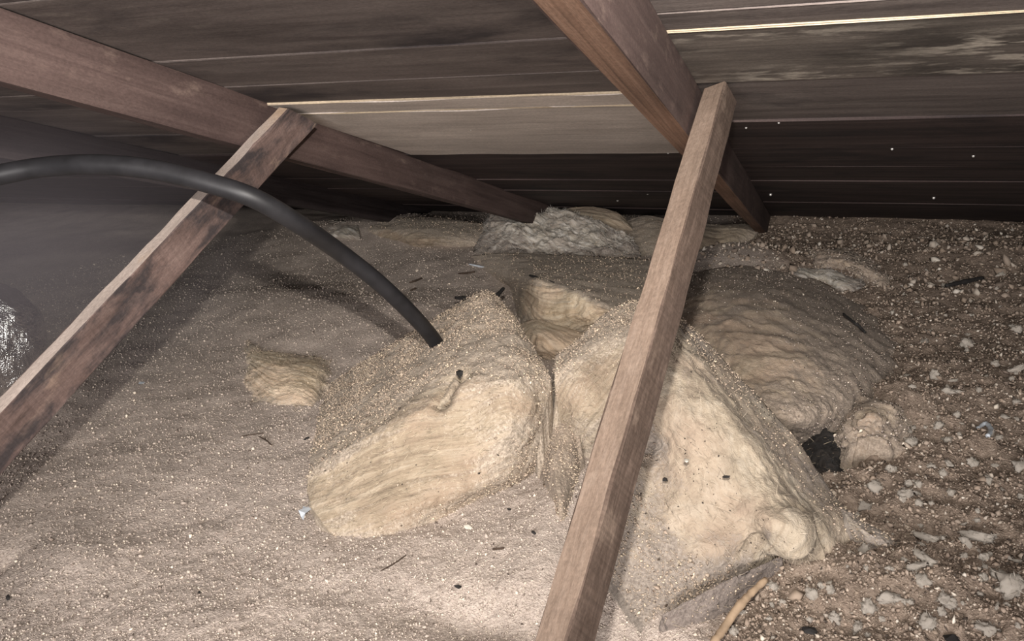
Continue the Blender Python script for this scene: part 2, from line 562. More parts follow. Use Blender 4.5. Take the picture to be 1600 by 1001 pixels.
BUMPS = [  # px, py, height, rx, ry
    (540, 500, 0.05, 0.35, 0.25), (1010, 640, 0.05, 0.18, 0.22), (640, 375, 0.06, 0.5, 0.22), (300, 350, 0.05, 0.5, 0.25),
    (1290, 355, 0.06, 0.5, 0.25), (880, 800, 0.035, 0.05, 0.20), (130, 870, 0.012, 0.15, 0.08), (850, 980, -0.03, 0.25, 0.05),
    (1290, 712, -0.20, 0.045, 0.042), (1400, 640, 0.05, 0.09, 0.09), (1340, 920, 0.025, 0.12, 0.06), (1430, 900, 0.02, 0.08, 0.06),
    (1600, 420, 0.03, 0.25, 0.2), (1480, 360, 0.045, 0.22, 0.14), (1150, 430, 0.06, 0.3, 0.3), (1500, 600, 0.02, 0.15, 0.12),
    (0, 885, -0.02, 0.02, 0.03), (150, 380, 0.03, 0.3, 0.2), (420, 470, 0.03, 0.3, 0.2), (1330, 670, 0.03, 0.06, 0.03),
]
BC = [(*G(a, b), h, rx, ry) for a, b, h, rx, ry in BUMPS]
_b0 = np.array(G(1180, 960)); _b1 = np.array(G(1400, 345))


def brownness(X, Y):
    """0 in the pale granular fill, 1 in the brown chunky fill on the right"""
    d = X - np.interp(Y, [0.6, 1.0, 1.5, 2.3, 3.4], [-0.12, -0.12, -0.02, 0.0, -0.35])
    P = np.stack([X, Y, 0 * X], -1)
    return sstep(-0.06, 0.10, d + 0.10 * fbm(P, 6, 3, 91))


def floorz(X, Y):
    P = np.stack([X, Y, 0 * X], -1)
    z = 0.022 * fbm(P, 2.2, 3, 3) + 0.007 * fbm(P, 11, 3, 9)
    for cx, cy, h, rx, ry in BC:
        z = z + h * np.exp(-((X - cx) / rx) ** 2 - ((Y - cy) / ry) ** 2)
    z = z + 0.05 * sstep(2.3, 3.6, Y)
    b = brownness(X, Y)
    z = z + b * (0.016 * fbm(P, 26, 3, 21) + 0.010 * np.abs(fbm(P, 60, 2, 23)))
    return z


NR, NA = 560, 640
rr = np.geomspace(0.42, 9.5, NR)
aa = np.radians(np.linspace(-84, 66, NA))
AA, RR = np.meshgrid(aa, rr)
FX = RR * np.sin(AA); FY = RR * np.cos(AA)
FZ = floorz(FX, FY)
Pf = np.stack([FX, FY, FZ], -1)
FZ = FZ + 0.0022 * noise(Pf, 130, 5) * np.clip(1.6 / RR, 0.3, 1.2)
i, j = np.meshgrid(np.arange(NR - 1), np.arange(NA - 1), indexing='ij')
a = (i * NA + j).ravel()
ff = np.stack([a, a + NA, a + NA + 1, a + 1], -1)[:, ::-1]
keep = (FZ.ravel()[ff[:, 0]] > -9) & (FY.ravel()[ff[:, 0]] < 4.4)
floor = mesh_obj('floor', np.stack([FX, FY, FZ], -1).reshape(-1, 3), ff[keep][:, ::-1].copy(), M['fill'], smooth=True,
                 attrs={'brown': ('FLOAT', brownness(FX, FY).ravel())})
# face the fill upward
if floor.data.polygons[0].normal.z < 0:
    floor.data.flip_normals()
tag(floor, kind='structure')


# ------------------------------------------------------------------ granules
OCT = np.array([[1, 0, 0], [-1, 0, 0], [0, 1, 0], [0, -1, 0], [0, 0, 1], [0, 0, -1]], float)
OF = np.array([[0, 2, 4], [2, 1, 4], [1, 3, 4], [3, 0, 4], [2, 0, 5], [1, 2, 5], [3, 1, 5], [0, 3, 5]])


def granules(name, P, size, cols, parent=None, flat=0.55, mat=None):
    n = len(P)
    qs = RNG.normal(size=(n, 4)); qs /= np.linalg.norm(qs, axis=1)[:, None]
    w_, x, y, z = qs.T
    Rm = np.stack([np.stack([1 - 2 * (y * y + z * z), 2 * (x * y - z * w_), 2 * (x * z + y * w_)], -1),
                   np.stack([2 * (x * y + z * w_), 1 - 2 * (x * x + z * z), 2 * (y * z - x * w_)], -1),
                   np.stack([2 * (x * z - y * w_), 2 * (y * z + x * w_), 1 - 2 * (x * x + y * y)], -1)], 1)
    sc3 = size[:, None] * np.stack([RNG.uniform(0.7, 1.4, n), RNG.uniform(0.5, 1.0, n), RNG.uniform(0.3, flat + 0.2, n)], -1)
    V = OCT[None] * sc3[:, None, :] * RNG.uniform(0.75, 1.25, (n, 6, 1))
    V = np.einsum('nij,nkj->nki', Rm, V) + P[:, None, :]
    Fc = (OF[None] + (np.arange(n) * 6)[:, None, None]).reshape(-1, 3)
    cc = np.repeat(np.concatenate([cols, np.ones((n, 1))], 1), 6, axis=0)
    o = mesh_obj(name, V.reshape(-1, 3), Fc, mat or M['gran'], parent, attrs={'gcol': ('FLOAT_COLOR', cc)})
    o['kind'] = 'stuff'
    return o


def gcols(n, brown=None):
    pal = 1.1 * np.array([[0.40, 0.338, 0.290], [0.46, 0.395, 0.335], [0.33, 0.275, 0.238], [0.56, 0.485, 0.40], [0.68, 0.60, 0.49], [0.23, 0.185, 0.155], [0.09, 0.07, 0.058]])
    pr = np.array([0.32, 0.25, 0.20, 0.11, 0.035, 0.07, 0.015])
    c = pal[RNG.choice(len(pal), n, p=pr)] * RNG.uniform(0.8, 1.2, (n, 1))
    if brown is not None:
        pb = np.array([[0.25, 0.194, 0.152], [0.30, 0.236, 0.187], [0.19, 0.147, 0.115], [0.38, 0.315, 0.253], [0.52, 0.46, 0.385], [0.07, 0.055, 0.045]])
        cb = pb[RNG.choice(len(pb), n, p=[0.32, 0.28, 0.2, 0.12, 0.04, 0.04])] * RNG.uniform(0.8, 1.2, (n, 1))
        k_ = (RNG.random(n) < brown)[:, None]
        c = np.where(k_, cb, c)
    return c


n = 170000
u = RNG.random(n)
r_ = 0.70 * (3.9 / 0.70) ** (u ** 1.15)
th = np.radians(RNG.uniform(-66, 30, n))
gx, gy = r_ * np.sin(th), r_ * np.cos(th)
gz = floorz(gx, gy)
bb = brownness(gx, gy)
gs = RNG.lognormal(math.log(0.0015), 0.38, n) * (1 + 0.6 * bb) * np.clip(0.75 + 0.22 * r_, 0.8, 1.5)
granules('loose_granules', np.stack([gx, gy, gz + gs * 0.3], -1), gs, gcols(n, bb), floor)


# ------------------------------------------------------------------ glass wool pieces
def cr(P, t):
    """Catmull-Rom through the rows of P (n, ...) at parameters t in [0, n-1]"""
    n = len(P)
    i = np.clip(np.floor(t).astype(int), 0, n - 2); f = (t - i)
    f = f.reshape((-1,) + (1,) * (P.ndim - 1))
    p1, p2 = P[i], P[i + 1]
    p0 = np.where((i > 0).reshape(f.shape), P[np.maximum(i - 1, 0)], 2 * p1 - p2)
    p3 = np.where((i < n - 2).reshape(f.shape), P[np.minimum(i + 2, n - 1)], 2 * p2 - p1)
    return 0.5 * ((2 * p1) + (-p0 + p2) * f + (2 * p0 - 5 * p1 + 4 * p2 - p3) * f ** 2 + (-p0 + 3 * p1 - 3 * p2 + p3) * f ** 3)


def surf(px, py, guess=0.0):
    """point on the fill seen through a pixel"""
    z = guess
    for _ in range(6):
        p = pixz(px, py, z)
        z = float(floorz(p[0:1], p[1:2])[0])
    return np.array([p[0], p[1], z])


def wool(name, rows, mat, label, nu=110, nv=110, lump=0.006, fine=0.0022, strata=0.004, seed=0, cat='insulation',
         crust=1500, strands=500, gsz=0.0017, sharp=0.55, group=None, drop=0.06, strandcol=(0.46, 0.385, 0.28), gbrown=0.0, lumpsc=22, bumps=(), dbumps=(), puff=0.0, hw=0.00028, slen=1.0,
         specks=0, rel=False, rag=0.0, edust=0.0, spread=0.10, dustadd=0.0):
    if rel:                                            # heights given above the local fill
        rows = [[(x, y, z + surf(x, y)[2], d) for x, y, z, d in r] for r in rows]
    C = np.array([[list(pixz(x, y, z)) + [min(1, d + dustadd)] for x, y, z, d in r] for r in rows])
    ru, rv = C.shape[1], C.shape[0]
    tv = np.linspace(0, rv - 1, nv); tu = np.linspace(0, ru - 1, nu)
    # pull samples so that each control row keeps a fairly crisp crease
    smooth = cr(C, tv)
    iv = np.clip(np.floor(tv).astype(int), 0, rv - 2); fv = (tv - iv)[:, None, None]
    lin = C[iv] * (1 - fv) + C[iv + 1] * fv
    A = sharp * lin + (1 - sharp) * smooth
    A = np.swapaxes(cr(np.swapaxes(A, 0, 1), tu), 0, 1)
    P, dust = A[..., :3], np.clip(A[..., 3], 0, 1)
    gu = np.gradient(P, axis=1); gv = np.gradient(P, axis=0)
    N = np.cross(gu, gv); N /= np.linalg.norm(N, axis=-1, keepdims=True) + 1e-9
    if (N * (C0 - P)).sum() < 0:
        N = -N
    lu = np.cumsum(np.linalg.norm(gu, axis=-1), axis=1); lv = np.cumsum(np.linalg.norm(gv, axis=-1), axis=0)
    fuv = np.stack([lu, lv + 0.012 * fbm(np.stack([lu, lv, 0 * lu], -1), 9, 3, seed), np.full_like(lu, seed * 1.37)], -1)
    edge = np.minimum(np.minimum(np.arange(nu)[None, :], np.arange(nu)[::-1][None, :]) / nu,
                      np.minimum(np.arange(nv)[:, None], np.arange(nv)[::-1][:, None]) / nv)
    em = sstep(0, 0.06, edge)
    if edust:
        dust = np.maximum(dust, edust * (1 - sstep(0.02, 0.16, edge + 0.10 * fbm(P, 30, 3, seed + 41))))
    if rag:
        P = P + (rag * (1 - sstep(0, 0.2, edge)))[..., None] * np.stack([fbm(P, 28, 4, seed + 42), fbm(P, 28, 4, seed + 43), 0.25 * fbm(P, 28, 4, seed + 44)], -1)
    dust0 = dust
    for (x_, y_, z_, r__, am) in dbumps:
        dd = np.linalg.norm(P - pixz(x_, y_, z_), axis=-1)
        dust = np.clip(dust + am * np.exp(-(dd / r__) ** 2), 0, 1)
    extra = puff * (0.45 - 1.6 * np.abs(fbm(P, lumpsc * 1.3, 3, seed + 31)))
    for bm_ in bumps:
        x_, y_, z_, r__, h_ = bm_[:5]
        if len(bm_) == 5:
            dd = np.linalg.norm(P - pixz(x_, y_, z_), axis=-1)
        else:                                          # a crease from point to point
            a_, b_ = pixz(x_, y_, z_), pixz(*bm_[5:8])
            tt = np.clip(((P - a_) @ (b_ - a_)) / ((b_ - a_) @ (b_ - a_)), 0, 1)
            dd = np.linalg.norm(P - (a_ + tt[..., None] * (b_ - a_)), axis=-1)
        extra = extra + h_ * np.exp(-(dd / r__) ** 2)
    disp = (extra + lump * fbm(P, lumpsc, 4, seed + 1) + fine * fbm(P, 120, 3, seed + 2)
            + strata * (1 - dust * 0.8) * fbm(fuv * np.array([5, 75, 1]), 1.0, 3, seed + 3))
    P = P + N * (disp * (0.35 + 0.65 * em))[..., None] + 0.35 * lump * np.stack([fbm(P, 40, 3, seed + 5), fbm(P, 40, 3, seed + 6), 0 * disp], -1)
    ring = np.concatenate([np.arange(nu), np.arange(1, nv) * nu + nu - 1, (nv - 1) * nu + np.arange(nu - 2, -1, -1),
                           np.arange(nv - 2, 0, -1) * nu])
    V = P.reshape(-1, 3)
    cen = V.mean(0)
    T0 = V[ring].copy()
    B1 = T0.copy()
    B1[:, :2] += (cen[:2] - B1[:, :2]) * spread
    fz = floorz(B1[:, 0], B1[:, 1])
    B1[:, 2] = np.minimum(B1[:, 2] - 0.005, fz - drop)
    nV = len(V); nb = len(ring); NK = 10
    out = T0 - cen; out[:, 2] = 0; out /= np.linalg.norm(out, axis=1)[:, None] + 1e-9
    Bs, Fu = [], []
    for q_ in range(1, NK + 1):
        t_ = q_ / NK
        X_ = T0 * (1 - t_) + B1 * t_
        dz = np.linalg.norm(T0 - X_, axis=1)
        fu_ = fuv.reshape(-1, 3)[ring].copy(); fu_[:, 0] = np.arange(nb) * 0.004; fu_[:, 1] = dz
        X_ = X_ + out * (lump * 1.2 * fbm(X_, lumpsc, 3, seed + 11) + 0.4 * lump * fbm(fu_ * np.array([8, 70, 1]), 1, 3, seed + 12) + 0.010 * math.sin(math.pi * t_))[:, None]
        Bs.append(X_); Fu.append(fu_)
    B = np.concatenate(Bs)
    i, j = np.meshgrid(np.arange(nv - 1), np.arange(nu - 1), indexing='ij')
    a = (i * nu + j).ravel()
    fs = np.stack([a, a + 1, a + nu + 1, a + nu], -1)
    k_ = np.arange(nb); k2 = (k_ + 1) % nb
    sk = [np.stack([ring[k2], ring[k_], nV + k_, nV + k2], -1)]
    for q_ in range(NK - 1):
        b0_, b1_ = nV + q_ * nb, nV + (q_ + 1) * nb
        sk.append(np.stack([b0_ + k2, b0_ + k_, b1_ + k_, b1_ + k2], -1))
    sk = np.concatenate(sk)
    V2 = np.concatenate([V, B])
    d2 = np.concatenate([dust.ravel(), np.tile(np.clip(dust.ravel()[ring], 0.62, 1.0), NK)])
    f2 = np.concatenate([fuv.reshape(-1, 3)] + Fu)
    base = np.array([cen[0], cen[1], max(0.0, float(floorz(cen[0:1], cen[1:2])[0]))])
    o = mesh_obj(name, V2 - base, np.concatenate([fs, sk]), mat, smooth=True,
                 attrs={'dust': ('FLOAT', d2), 'fuv': ('FLOAT_VECTOR', f2)}, loc=base)
    import bmesh
    bm = bmesh.new(); bm.from_mesh(o.data); bmesh.ops.recalc_face_normals(bm, faces=bm.faces); bm.to_mesh(o.data); bm.free()
    tag(o, label, cat, group)
    # settled granules
    gu = np.gradient(P, axis=1); gv = np.gradient(P, axis=0)
    N = np.cross(gu, gv); ar = np.linalg.norm(N, axis=-1); N /= ar[..., None] + 1e-12
    if (N * (C0 - P)).sum() < 0:
        N = -N
    if crust:
        wgt = ar * np.clip(dust - 0.3, 0.012, 1) * np.clip(0.5 + fbm(P, 18, 3, seed + 8), 0.05, 2)
        wgt = wgt.ravel() / wgt.sum()
        idx = RNG.choice(len(wgt), crust, p=wgt)
        gp = V[idx] + RNG.normal(0, 0.0015, (crust, 3)) + N.reshape(-1, 3)[idx] * 0.0008
        gsz_ = RNG.lognormal(math.log(gsz * 0.9), 0.35, crust)
        cc = gcols(crust, np.full(crust, gbrown))
        c_ = granules('granule_crust', gp - base, gsz_, cc * (np.array([0.99, 0.94, 0.85]) if gbrown < 0.3 else 0.95), o)
    if specks:
        wgt = ar.ravel() * np.clip(0.2 + fbm(P, 14, 2, seed + 51).ravel(), 0.02, 1); wgt /= wgt.sum()
        idx = RNG.choice(len(wgt), specks, p=wgt)
        k_ = granules('dark_specks', V[idx] + N.reshape(-1, 3)[idx] * 0.001 - base, RNG.lognormal(math.log(0.0011), 0.4, specks),
                      np.tile([[0.05, 0.04, 0.034]], (specks, 1)), o)
        k_['label'] = 'dark specks'
    if strands:
        wgt = (ar * (1.15 - dust)).ravel(); wgt /= wgt.sum()
        idx = RNG.choice(len(wgt), strands, p=wgt)
        p0 = V[idx] - base
        tdir = gu.reshape(-1, 3)[idx]; tdir /= np.linalg.norm(tdir, axis=1)[:, None] + 1e-9
        dr = tdir * RNG.choice([-1, 1], strands)[:, None] + 0.55 * N.reshape(-1, 3)[idx] * RNG.random((strands, 1)) + RNG.normal(0, 0.35, (strands, 3))
        dr /= np.linalg.norm(dr, axis=1)[:, None]
        L = RNG.uniform(0.006, 0.022, (strands, 1)) * slen
        sd = np.cross(dr, N.reshape(-1, 3)[idx]); sd /= np.linalg.norm(sd, axis=1)[:, None] + 1e-9
        bend = N.reshape(-1, 3)[idx] * L * RNG.uniform(-0.2, 0.25, (strands, 1))
        q0 = p0; q1 = p0 + dr * L * 0.5 + bend; q2 = p0 + dr * L
        VV = np.stack([q0 - sd * hw, q0 + sd * hw, q1 - sd * hw, q1 + sd * hw, q2], 1).reshape(-1, 3)
        b_ = (np.arange(strands) * 5)[:, None]
        FF = np.concatenate([b_ + np.array([[0, 1, 3]]), b_ + np.array([[0, 3, 2]]), b_ + np.array([[2, 3, 4]])])
        cc = np.repeat(np.concatenate([np.array(strandcol) * RNG.uniform(0.5, 1.15, (strands, 1)), np.ones((strands, 1))], 1), 5, 0)
        s_ = mesh_obj('loose_fibres', VV, FF, M['strand'], o, attrs={'gcol': ('FLOAT_COLOR', cc)})
        s_['kind'] = 'stuff'
    return o


# A  the dusty-topped batt in the middle
wool('insulation_batt', [
    [(515, 600, .00, .95), (600, 545, .09, .95), (665, 506, .15, .95), (715, 475, .20, .9), (752, 455, .23, .9), (775, 462, .22, .9)],
    [(500, 640, .03, .95), (590, 590, .10, .9), (660, 545, .16, .9), (720, 510, .21, .9), (775, 492, .235, .9), (800, 490, .22, .9)],
    [(490, 690, .05, .9), (580, 640, .12, .75), (655, 592, .18, .7), (725, 552, .22, .7), (800, 540, .235, .85), (832, 540, .21, .9)],
    [(482, 735, .06, .75), (560, 690, .12, .5), (640, 652, .165, .15), (715, 606, .205, .35), (800, 592, .225, .8), (858, 584, .20, .75)],
    [(480, 762, .04, .25), (560, 725, .09, .08), (645, 690, .13, .05), (730, 655, .16, .15), (800, 640, .18, .25), (857, 620, .17, .45)],
    [(490, 795, .02, .2), (570, 768, .055, .05), (650, 735, .085, .05), (735, 705, .11, .15), (800, 690, .125, .4), (846, 668, .12, .6)],
    [(512, 828, .005, .3), (580, 815, .02, .25), (660, 785, .04, .3), (740, 758, .055, .45), (800, 738, .06, .6), (838, 715, .06, .7)],
    [(545, 860, -.02, .6), (600, 850, -.015, .55), (680, 818, -.01, .6), (750, 785, -.005, .7), (800, 765, -.005, .75), (834, 745, .0, .8)],
], M['wool'], 'dusty-topped yellow insulation batt in the centre, below the end of the black hose', nu=190, nv=190,
    seed=1, crust=15000, strands=2600, strata=0.0035, lump=0.009, sharp=0.65,
    dustadd=0.06, specks=160, bumps=[(720, 582, .215, .014, -.022, 690, 625, .19), (690, 625, .19, .012, -.016, 662, 678, .16),
           (742, 596, .21, .018, .010, 706, 640, .18), (500, 800, .02, .03, .008), (640, 760, .07, .02, -.006, 800, 700, .12),
           (560, 745, .08, .014, -.006, 690, 690, .13)],
    dbumps=[(705, 610, .20, .02, -.6), (690, 640, .18, .02, .35), (800, 610, .22, .04, -.35), (780, 680, .13, .05, .25)])

# B  the big cream slab leaning behind the pink strut
wool('insulation_batt', [
    [(1062, 496, .27, .7), (1152, 584, .20, .55), (1240, 679, .125, .5), (1300, 765, .05, .5), (1330, 812, .015, .45), (1344, 850, -.005, .4)],
    [(1056, 505, .288, .45), (1130, 600, .228, .4), (1208, 705, .155, .4), (1258, 775, .105, .4), (1292, 812, .07, .35), (1318, 866, .0, .2)],
    [(1048, 518, .292, .15), (1110, 614, .238, .1), (1180, 712, .17, .1), (1225, 772, .13, .1), (1268, 806, .105, .12), (1290, 872, .035, .15)],
    [(1020, 545, .285, .25), (1070, 640, .225, .05), (1125, 720, .165, .05), (1175, 785, .13, .05), (1230, 826, .115, .05), (1258, 893, .005, .15)],
    [(990, 580, .26, .4), (1040, 665, .20, .15), (1085, 745, .145, .1), (1130, 805, .105, .1), (1180, 842, .085, .1), (1216, 884, .0, .4)],
    [(960, 640, .20, .5), (1005, 715, .15, .45), (1040, 785, .10, .25), (1080, 840, .075, .2), (1120, 875, .055, .35), (1150, 922, -.005, .85)],
    [(935, 720, .13, .6), (970, 785, .10, .45), (1000, 840, .07, .4), (1030, 885, .045, .4), (1060, 920, .025, .7), (1085, 965, -.02, .9)],
    [(905, 830, .04, .8), (935, 880, .03, .65), (965, 920, .015, .6), (985, 950, .005, .65), (1005, 975, -.005, .8), (1020, 1005, -.03, .9)],
], M['wool_cream'], 'large cream insulation slab leaning behind the pink strut, its lower lip curled', nu=190, nv=190,
    seed=2, crust=4500, strands=2600, lump=0.014, strata=0.003, strandcol=(0.42, 0.35, 0.27), lumpsc=11, sharp=0.72, specks=260,
    bumps=[(1243, 843, .085, .036, .024), (1200, 805, .11, .012, -.014, 1175, 870, .06), (1200, 805, .11, .010, -.010, 1250, 792, .115),
           (1284, 815, .085, .008, -.016, 1288, 868, .03), (1288, 868, .03, .010, -.014, 1262, 888, .01),
           (1010, 695, .165, .03, -.020), (1130, 770, .14, .03, -.012, 1165, 850, .08), (1100, 700, .18, .05, .010),
           (1060, 790, .12, .04, .012), (1000, 850, .07, .03, .012)],
    dbumps=[(1010, 690, .165, .03, .6), (985, 770, .11, .03, .3), (1120, 925, .03, .05, .5), (1205, 830, .1, .012, .5), (1284, 845, .06, .006, .5),
            (1150, 830, .10, .02, .35), (985, 830, .08, .05, .35), (1010, 900, .04, .05, .4), (1085, 880, .06, .03, .2), (1060, 600, .24, .03, .2)])

SLAB = [o_ for o_ in COL.objects if o_.get('label', '').startswith('large cream')][0]
fc = wool('torn_facing', [
    [(1035, 960, .02, .8), (1100, 925, .045, .8), (1160, 895, .05, .7), (1222, 868, .045, .6)],
    [(1045, 985, -.005, .9), (1108, 955, .015, .9), (1165, 920, .022, .8), (1225, 886, .02, .8)],
    [(1060, 1020, -.04, 1), (1118, 985, -.02, 1), (1172, 942, -.012, 1), (1228, 900, -.015, 1)],
], M['facing'], 'dark grey dusty facing', nu=70, nv=40, seed=31, crust=120, strands=60, lump=0.006, strata=0.001, sharp=0.3, drop=0.03)
del fc['category']
bpy.context.view_layer.update()
fc.parent = SLAB; fc.matrix_parent_inverse = SLAB.matrix_world.inverted()
_l = fc.location.copy()

CEN = [o_ for o_ in COL.objects if o_.get('label', '').startswith('dusty-topped yellow')][0]
fl_ = wool('torn_flap', [
    [(700, 588, .195, .1), (712, 592, .205, .1), (722, 600, .195, .2)],
    [(688, 606, .182, .0), (701, 611, .195, .0), (711, 620, .182, .2)],
    [(673, 630, .162, .0), (683, 635, .173, .05), (690, 643, .160, .3)],
    [(661, 655, .135, .3), (667, 658, .142, .3), (672, 664, .135, .5)],
], M['wool_cream'], 'pale torn flap', nu=30, nv=50, seed=33, crust=0, strands=120, lump=0.002, strata=0.001, sharp=0.1, drop=-0.09)
del fl_['category']
bpy.context.view_layer.update()
fl_.parent = CEN; fl_.matrix_parent_inverse = CEN.matrix_world.inverted()

# C  dusty wedge between A and strut
wool('insulation_batt', [
    [(868, 556, .20, .95), (905, 528, .22, .95), (945, 490, .25, .95), (985, 470, .26, .95), (1010, 480, .25, .9)],
    [(866, 580, .20, .9), (905, 560, .22, .85), (945, 530, .24, .85), (985, 520, .25, .85), (1010, 525, .25, .85)],
    [(868, 610, .17, .4), (905, 600, .19, .3), (945, 580, .20, .35), (985, 570, .21, .4), (1010, 575, .20, .5)],
    [(876, 650, .12, .35), (908, 650, .14, .25), (945, 640, .15, .3), (985, 630, .15, .4), (1010, 640, .15, .5)],
    [(888, 692, .05, .6), (912, 700, .06, .6), (945, 700, .06, .6), (985, 700, .06, .6), (1010, 700, .05, .6)],
], M['wool'], 'dusty wedge of yellow insulation squeezed between the central batt and the pink strut', nu=90, nv=90,
    seed=4, crust=2200, strands=500, strata=0.006)

# K  dusty ridge running down beside the strut
wool('insulation_lump', [
    [(850, 598, .10, 1), (868, 600, .12, 1), (890, 640, .11, 1), (905, 680, .09, 1)],
    [(838, 650, .07, 1), (862, 650, .10, 1), (890, 690, .09, 1), (908, 730, .05, 1)],
    [(842, 700, .05, 1), (862, 700, .085, 1), (885, 735, .07, 1), (900, 770, .03, 1)],
    [(852, 760, .03, 1), (866, 765, .06, 1), (880, 790, .05, 1), (890, 810, .02, 1)],
    [(862, 825, .0, 1), (868, 828, .01, 1), (874, 835, .01, 1), (880, 845, .0, 1)],
], M['wool_dusty'], 'narrow granule-covered ridge of insulation between the central batt and strut foot', nu=60, nv=80,
    seed=5, crust=1800, strands=60, strata=0.002)

# E  dusty slab with torn yellow front (behind the middle batt)
wool('insulation_batt', [
    [(700, 405, -.03, 1), (780, 395, .08, 1), (860, 398, .085, 1), (940, 400, .09, 1), (1010, 405, .09, 1), (1060, 410, .08, 1)],
    [(735, 425, -.03, 1), (800, 418, .085, 1), (865, 420, .115, 1), (940, 432, .12, 1), (1005, 445, .12, 1), (1060, 450, .1, 1)],
    [(790, 450, -.02, 1), (828, 438, .12, .8), (868, 442, .135, .75), (920, 462, .14, .8), (975, 486, .13, .9), (1050, 500, .1, .9)],
    [(803, 470, .0, .9), (835, 456, .10, .1), (868, 460, .115, .05), (915, 476, .12, .1), (958, 492, .11, .3), (1040, 515, .08, .6)],
    [(808, 490, .0, .8), (835, 484, .065, .1), (868, 487, .08, .05), (910, 497, .085, .1), (945, 507, .075, .3), (1030, 530, .05, .6)],
    [(818, 503, .01, .7), (838, 508, .02, .6), (868, 513, .03, .5), (905, 518, .03, .5), (935, 522, .03, .6), (1020, 545, .0, .8)],
], M['wool_torn'], 'dust-covered slab with a torn layered yellow front edge behind the central batt', nu=140, nv=110,
    seed=6, crust=2500, strands=700, strata=0.008, gsz=0.0022)

wool('insulation_lump', [
    [(812, 506, .035, .5), (838, 498, .06, .3), (872, 508, .06, .3), (915, 520, .05, .4)],
    [(815, 522, .035, .3), (840, 518, .075, .05), (872, 526, .07, .1), (905, 532, .06, .3)],
    [(825, 542, .02, .4), (845, 543, .05, .1), (872, 546, .05, .2), (898, 548, .04, .4)],
    [(838, 560, -.01, .8), (850, 566, -.01, .7), (872, 568, -.01, .7), (892, 566, -.01, .8)],
], M['wool_torn'], 'folded tongue of yellow insulation tucked under the torn slab front', nu=60, nv=50, seed=7, crust=150, strands=250,
    lump=0.005, strata=0.006, sharp=0.1)

# F  grey fluffy heap at the back
wool('insulation_heap', [
    [(765, 335, .10, .5), (795, 306, .19, .3), (830, 318, .17, .3), (870, 325, .16, .3), (905, 335, .145, .3), (945, 350, .12, .4), (985, 370, .09, .6)],
    [(752, 362, .07, .6), (785, 332, .155, .1), (830, 338, .15, .2), (870, 343, .14, .2), (910, 352, .13, .3), (950, 366, .10, .5), (995, 384, .07, .8)],
    [(745, 380, .05, .8), (790, 362, .11, .5), (830, 362, .115, .25), (870, 364, .11, .2), (910, 370, .10, .3), (955, 382, .08, .6), (1000, 394, .06, .9)],
    [(745, 395, .03, .9), (790, 386, .07, .8), (830, 386, .075, .5), (870, 386, .075, .4), (912, 388, .07, .6), (955, 396, .06, .8), (1000, 402, .05, 1)],
    [(750, 405, .01, 1), (790, 402, .02, 1), (830, 402, .03, 1), (870, 402, .03, 1), (915, 402, .03, 1), (955, 406, .03, 1), (1000, 410, .02, 1)],
], M['wool_grey'], 'fluffy grey heap of torn insulation at the back below the pale boards', nu=160, nv=120,
    seed=8, crust=500, strands=5000, lump=0.030, strata=0.006, lumpsc=15, sharp=0.1, strandcol=(0.55, 0.52, 0.47), gsz=0.0025,
    puff=0.012, hw=0.00045, slen=1.3, fine=0.005)

wool('insulation_batt', [
    [(865, 335, .10, .5), (890, 324, .155, .2), (930, 323, .16, .1), (965, 332, .14, .1), (985, 350, .10, .3)],
    [(870, 348, .09, .3), (895, 340, .13, .05), (930, 339, .135, .0), (965, 345, .12, .05), (988, 358, .09, .3)],
    [(880, 362, .06, .5), (905, 358, .08, .3), (935, 357, .09, .2), (965, 360, .08, .3), (990, 368, .06, .5)],
], M['wool'], 'rounded yellow batt edge showing behind the grey fluffy heap', nu=80, nv=50, seed=9, crust=60, strands=250,
    lump=0.006, sharp=0.1)

wool('insulation_batt', [
    [(975, 345, .09, .8), (1010, 336, .115, .7), (1060, 345, .11, .6), (1120, 350, .11, .5), (1165, 350, .10, .6), (1185, 358, .08, .9)],
    [(975, 362, .08, .7), (1010, 352, .10, .6), (1060, 360, .105, .2), (1120, 362, .10, .1), (1155, 362, .09, .3), (1180, 368, .07, .8)],
    [(980, 385, .05, .8), (1010, 378, .065, .7), (1060, 385, .07, .15), (1110, 388, .06, .1), (1140, 385, .06, .5), (1170, 380, .05, .9)],
    [(985, 405, .02, 1), (1010, 402, .03, 1), (1060, 405, .03, .5), (1095, 408, .03, .6), (1130, 402, .03, .9), (1165, 395, .03, 1)],
], M['wool'], 'pale yellow batt under the eave, seen on both sides of the pink strut', nu=110, nv=60, seed=10, crust=250, strands=250,
    lump=0.006, sharp=0.2)

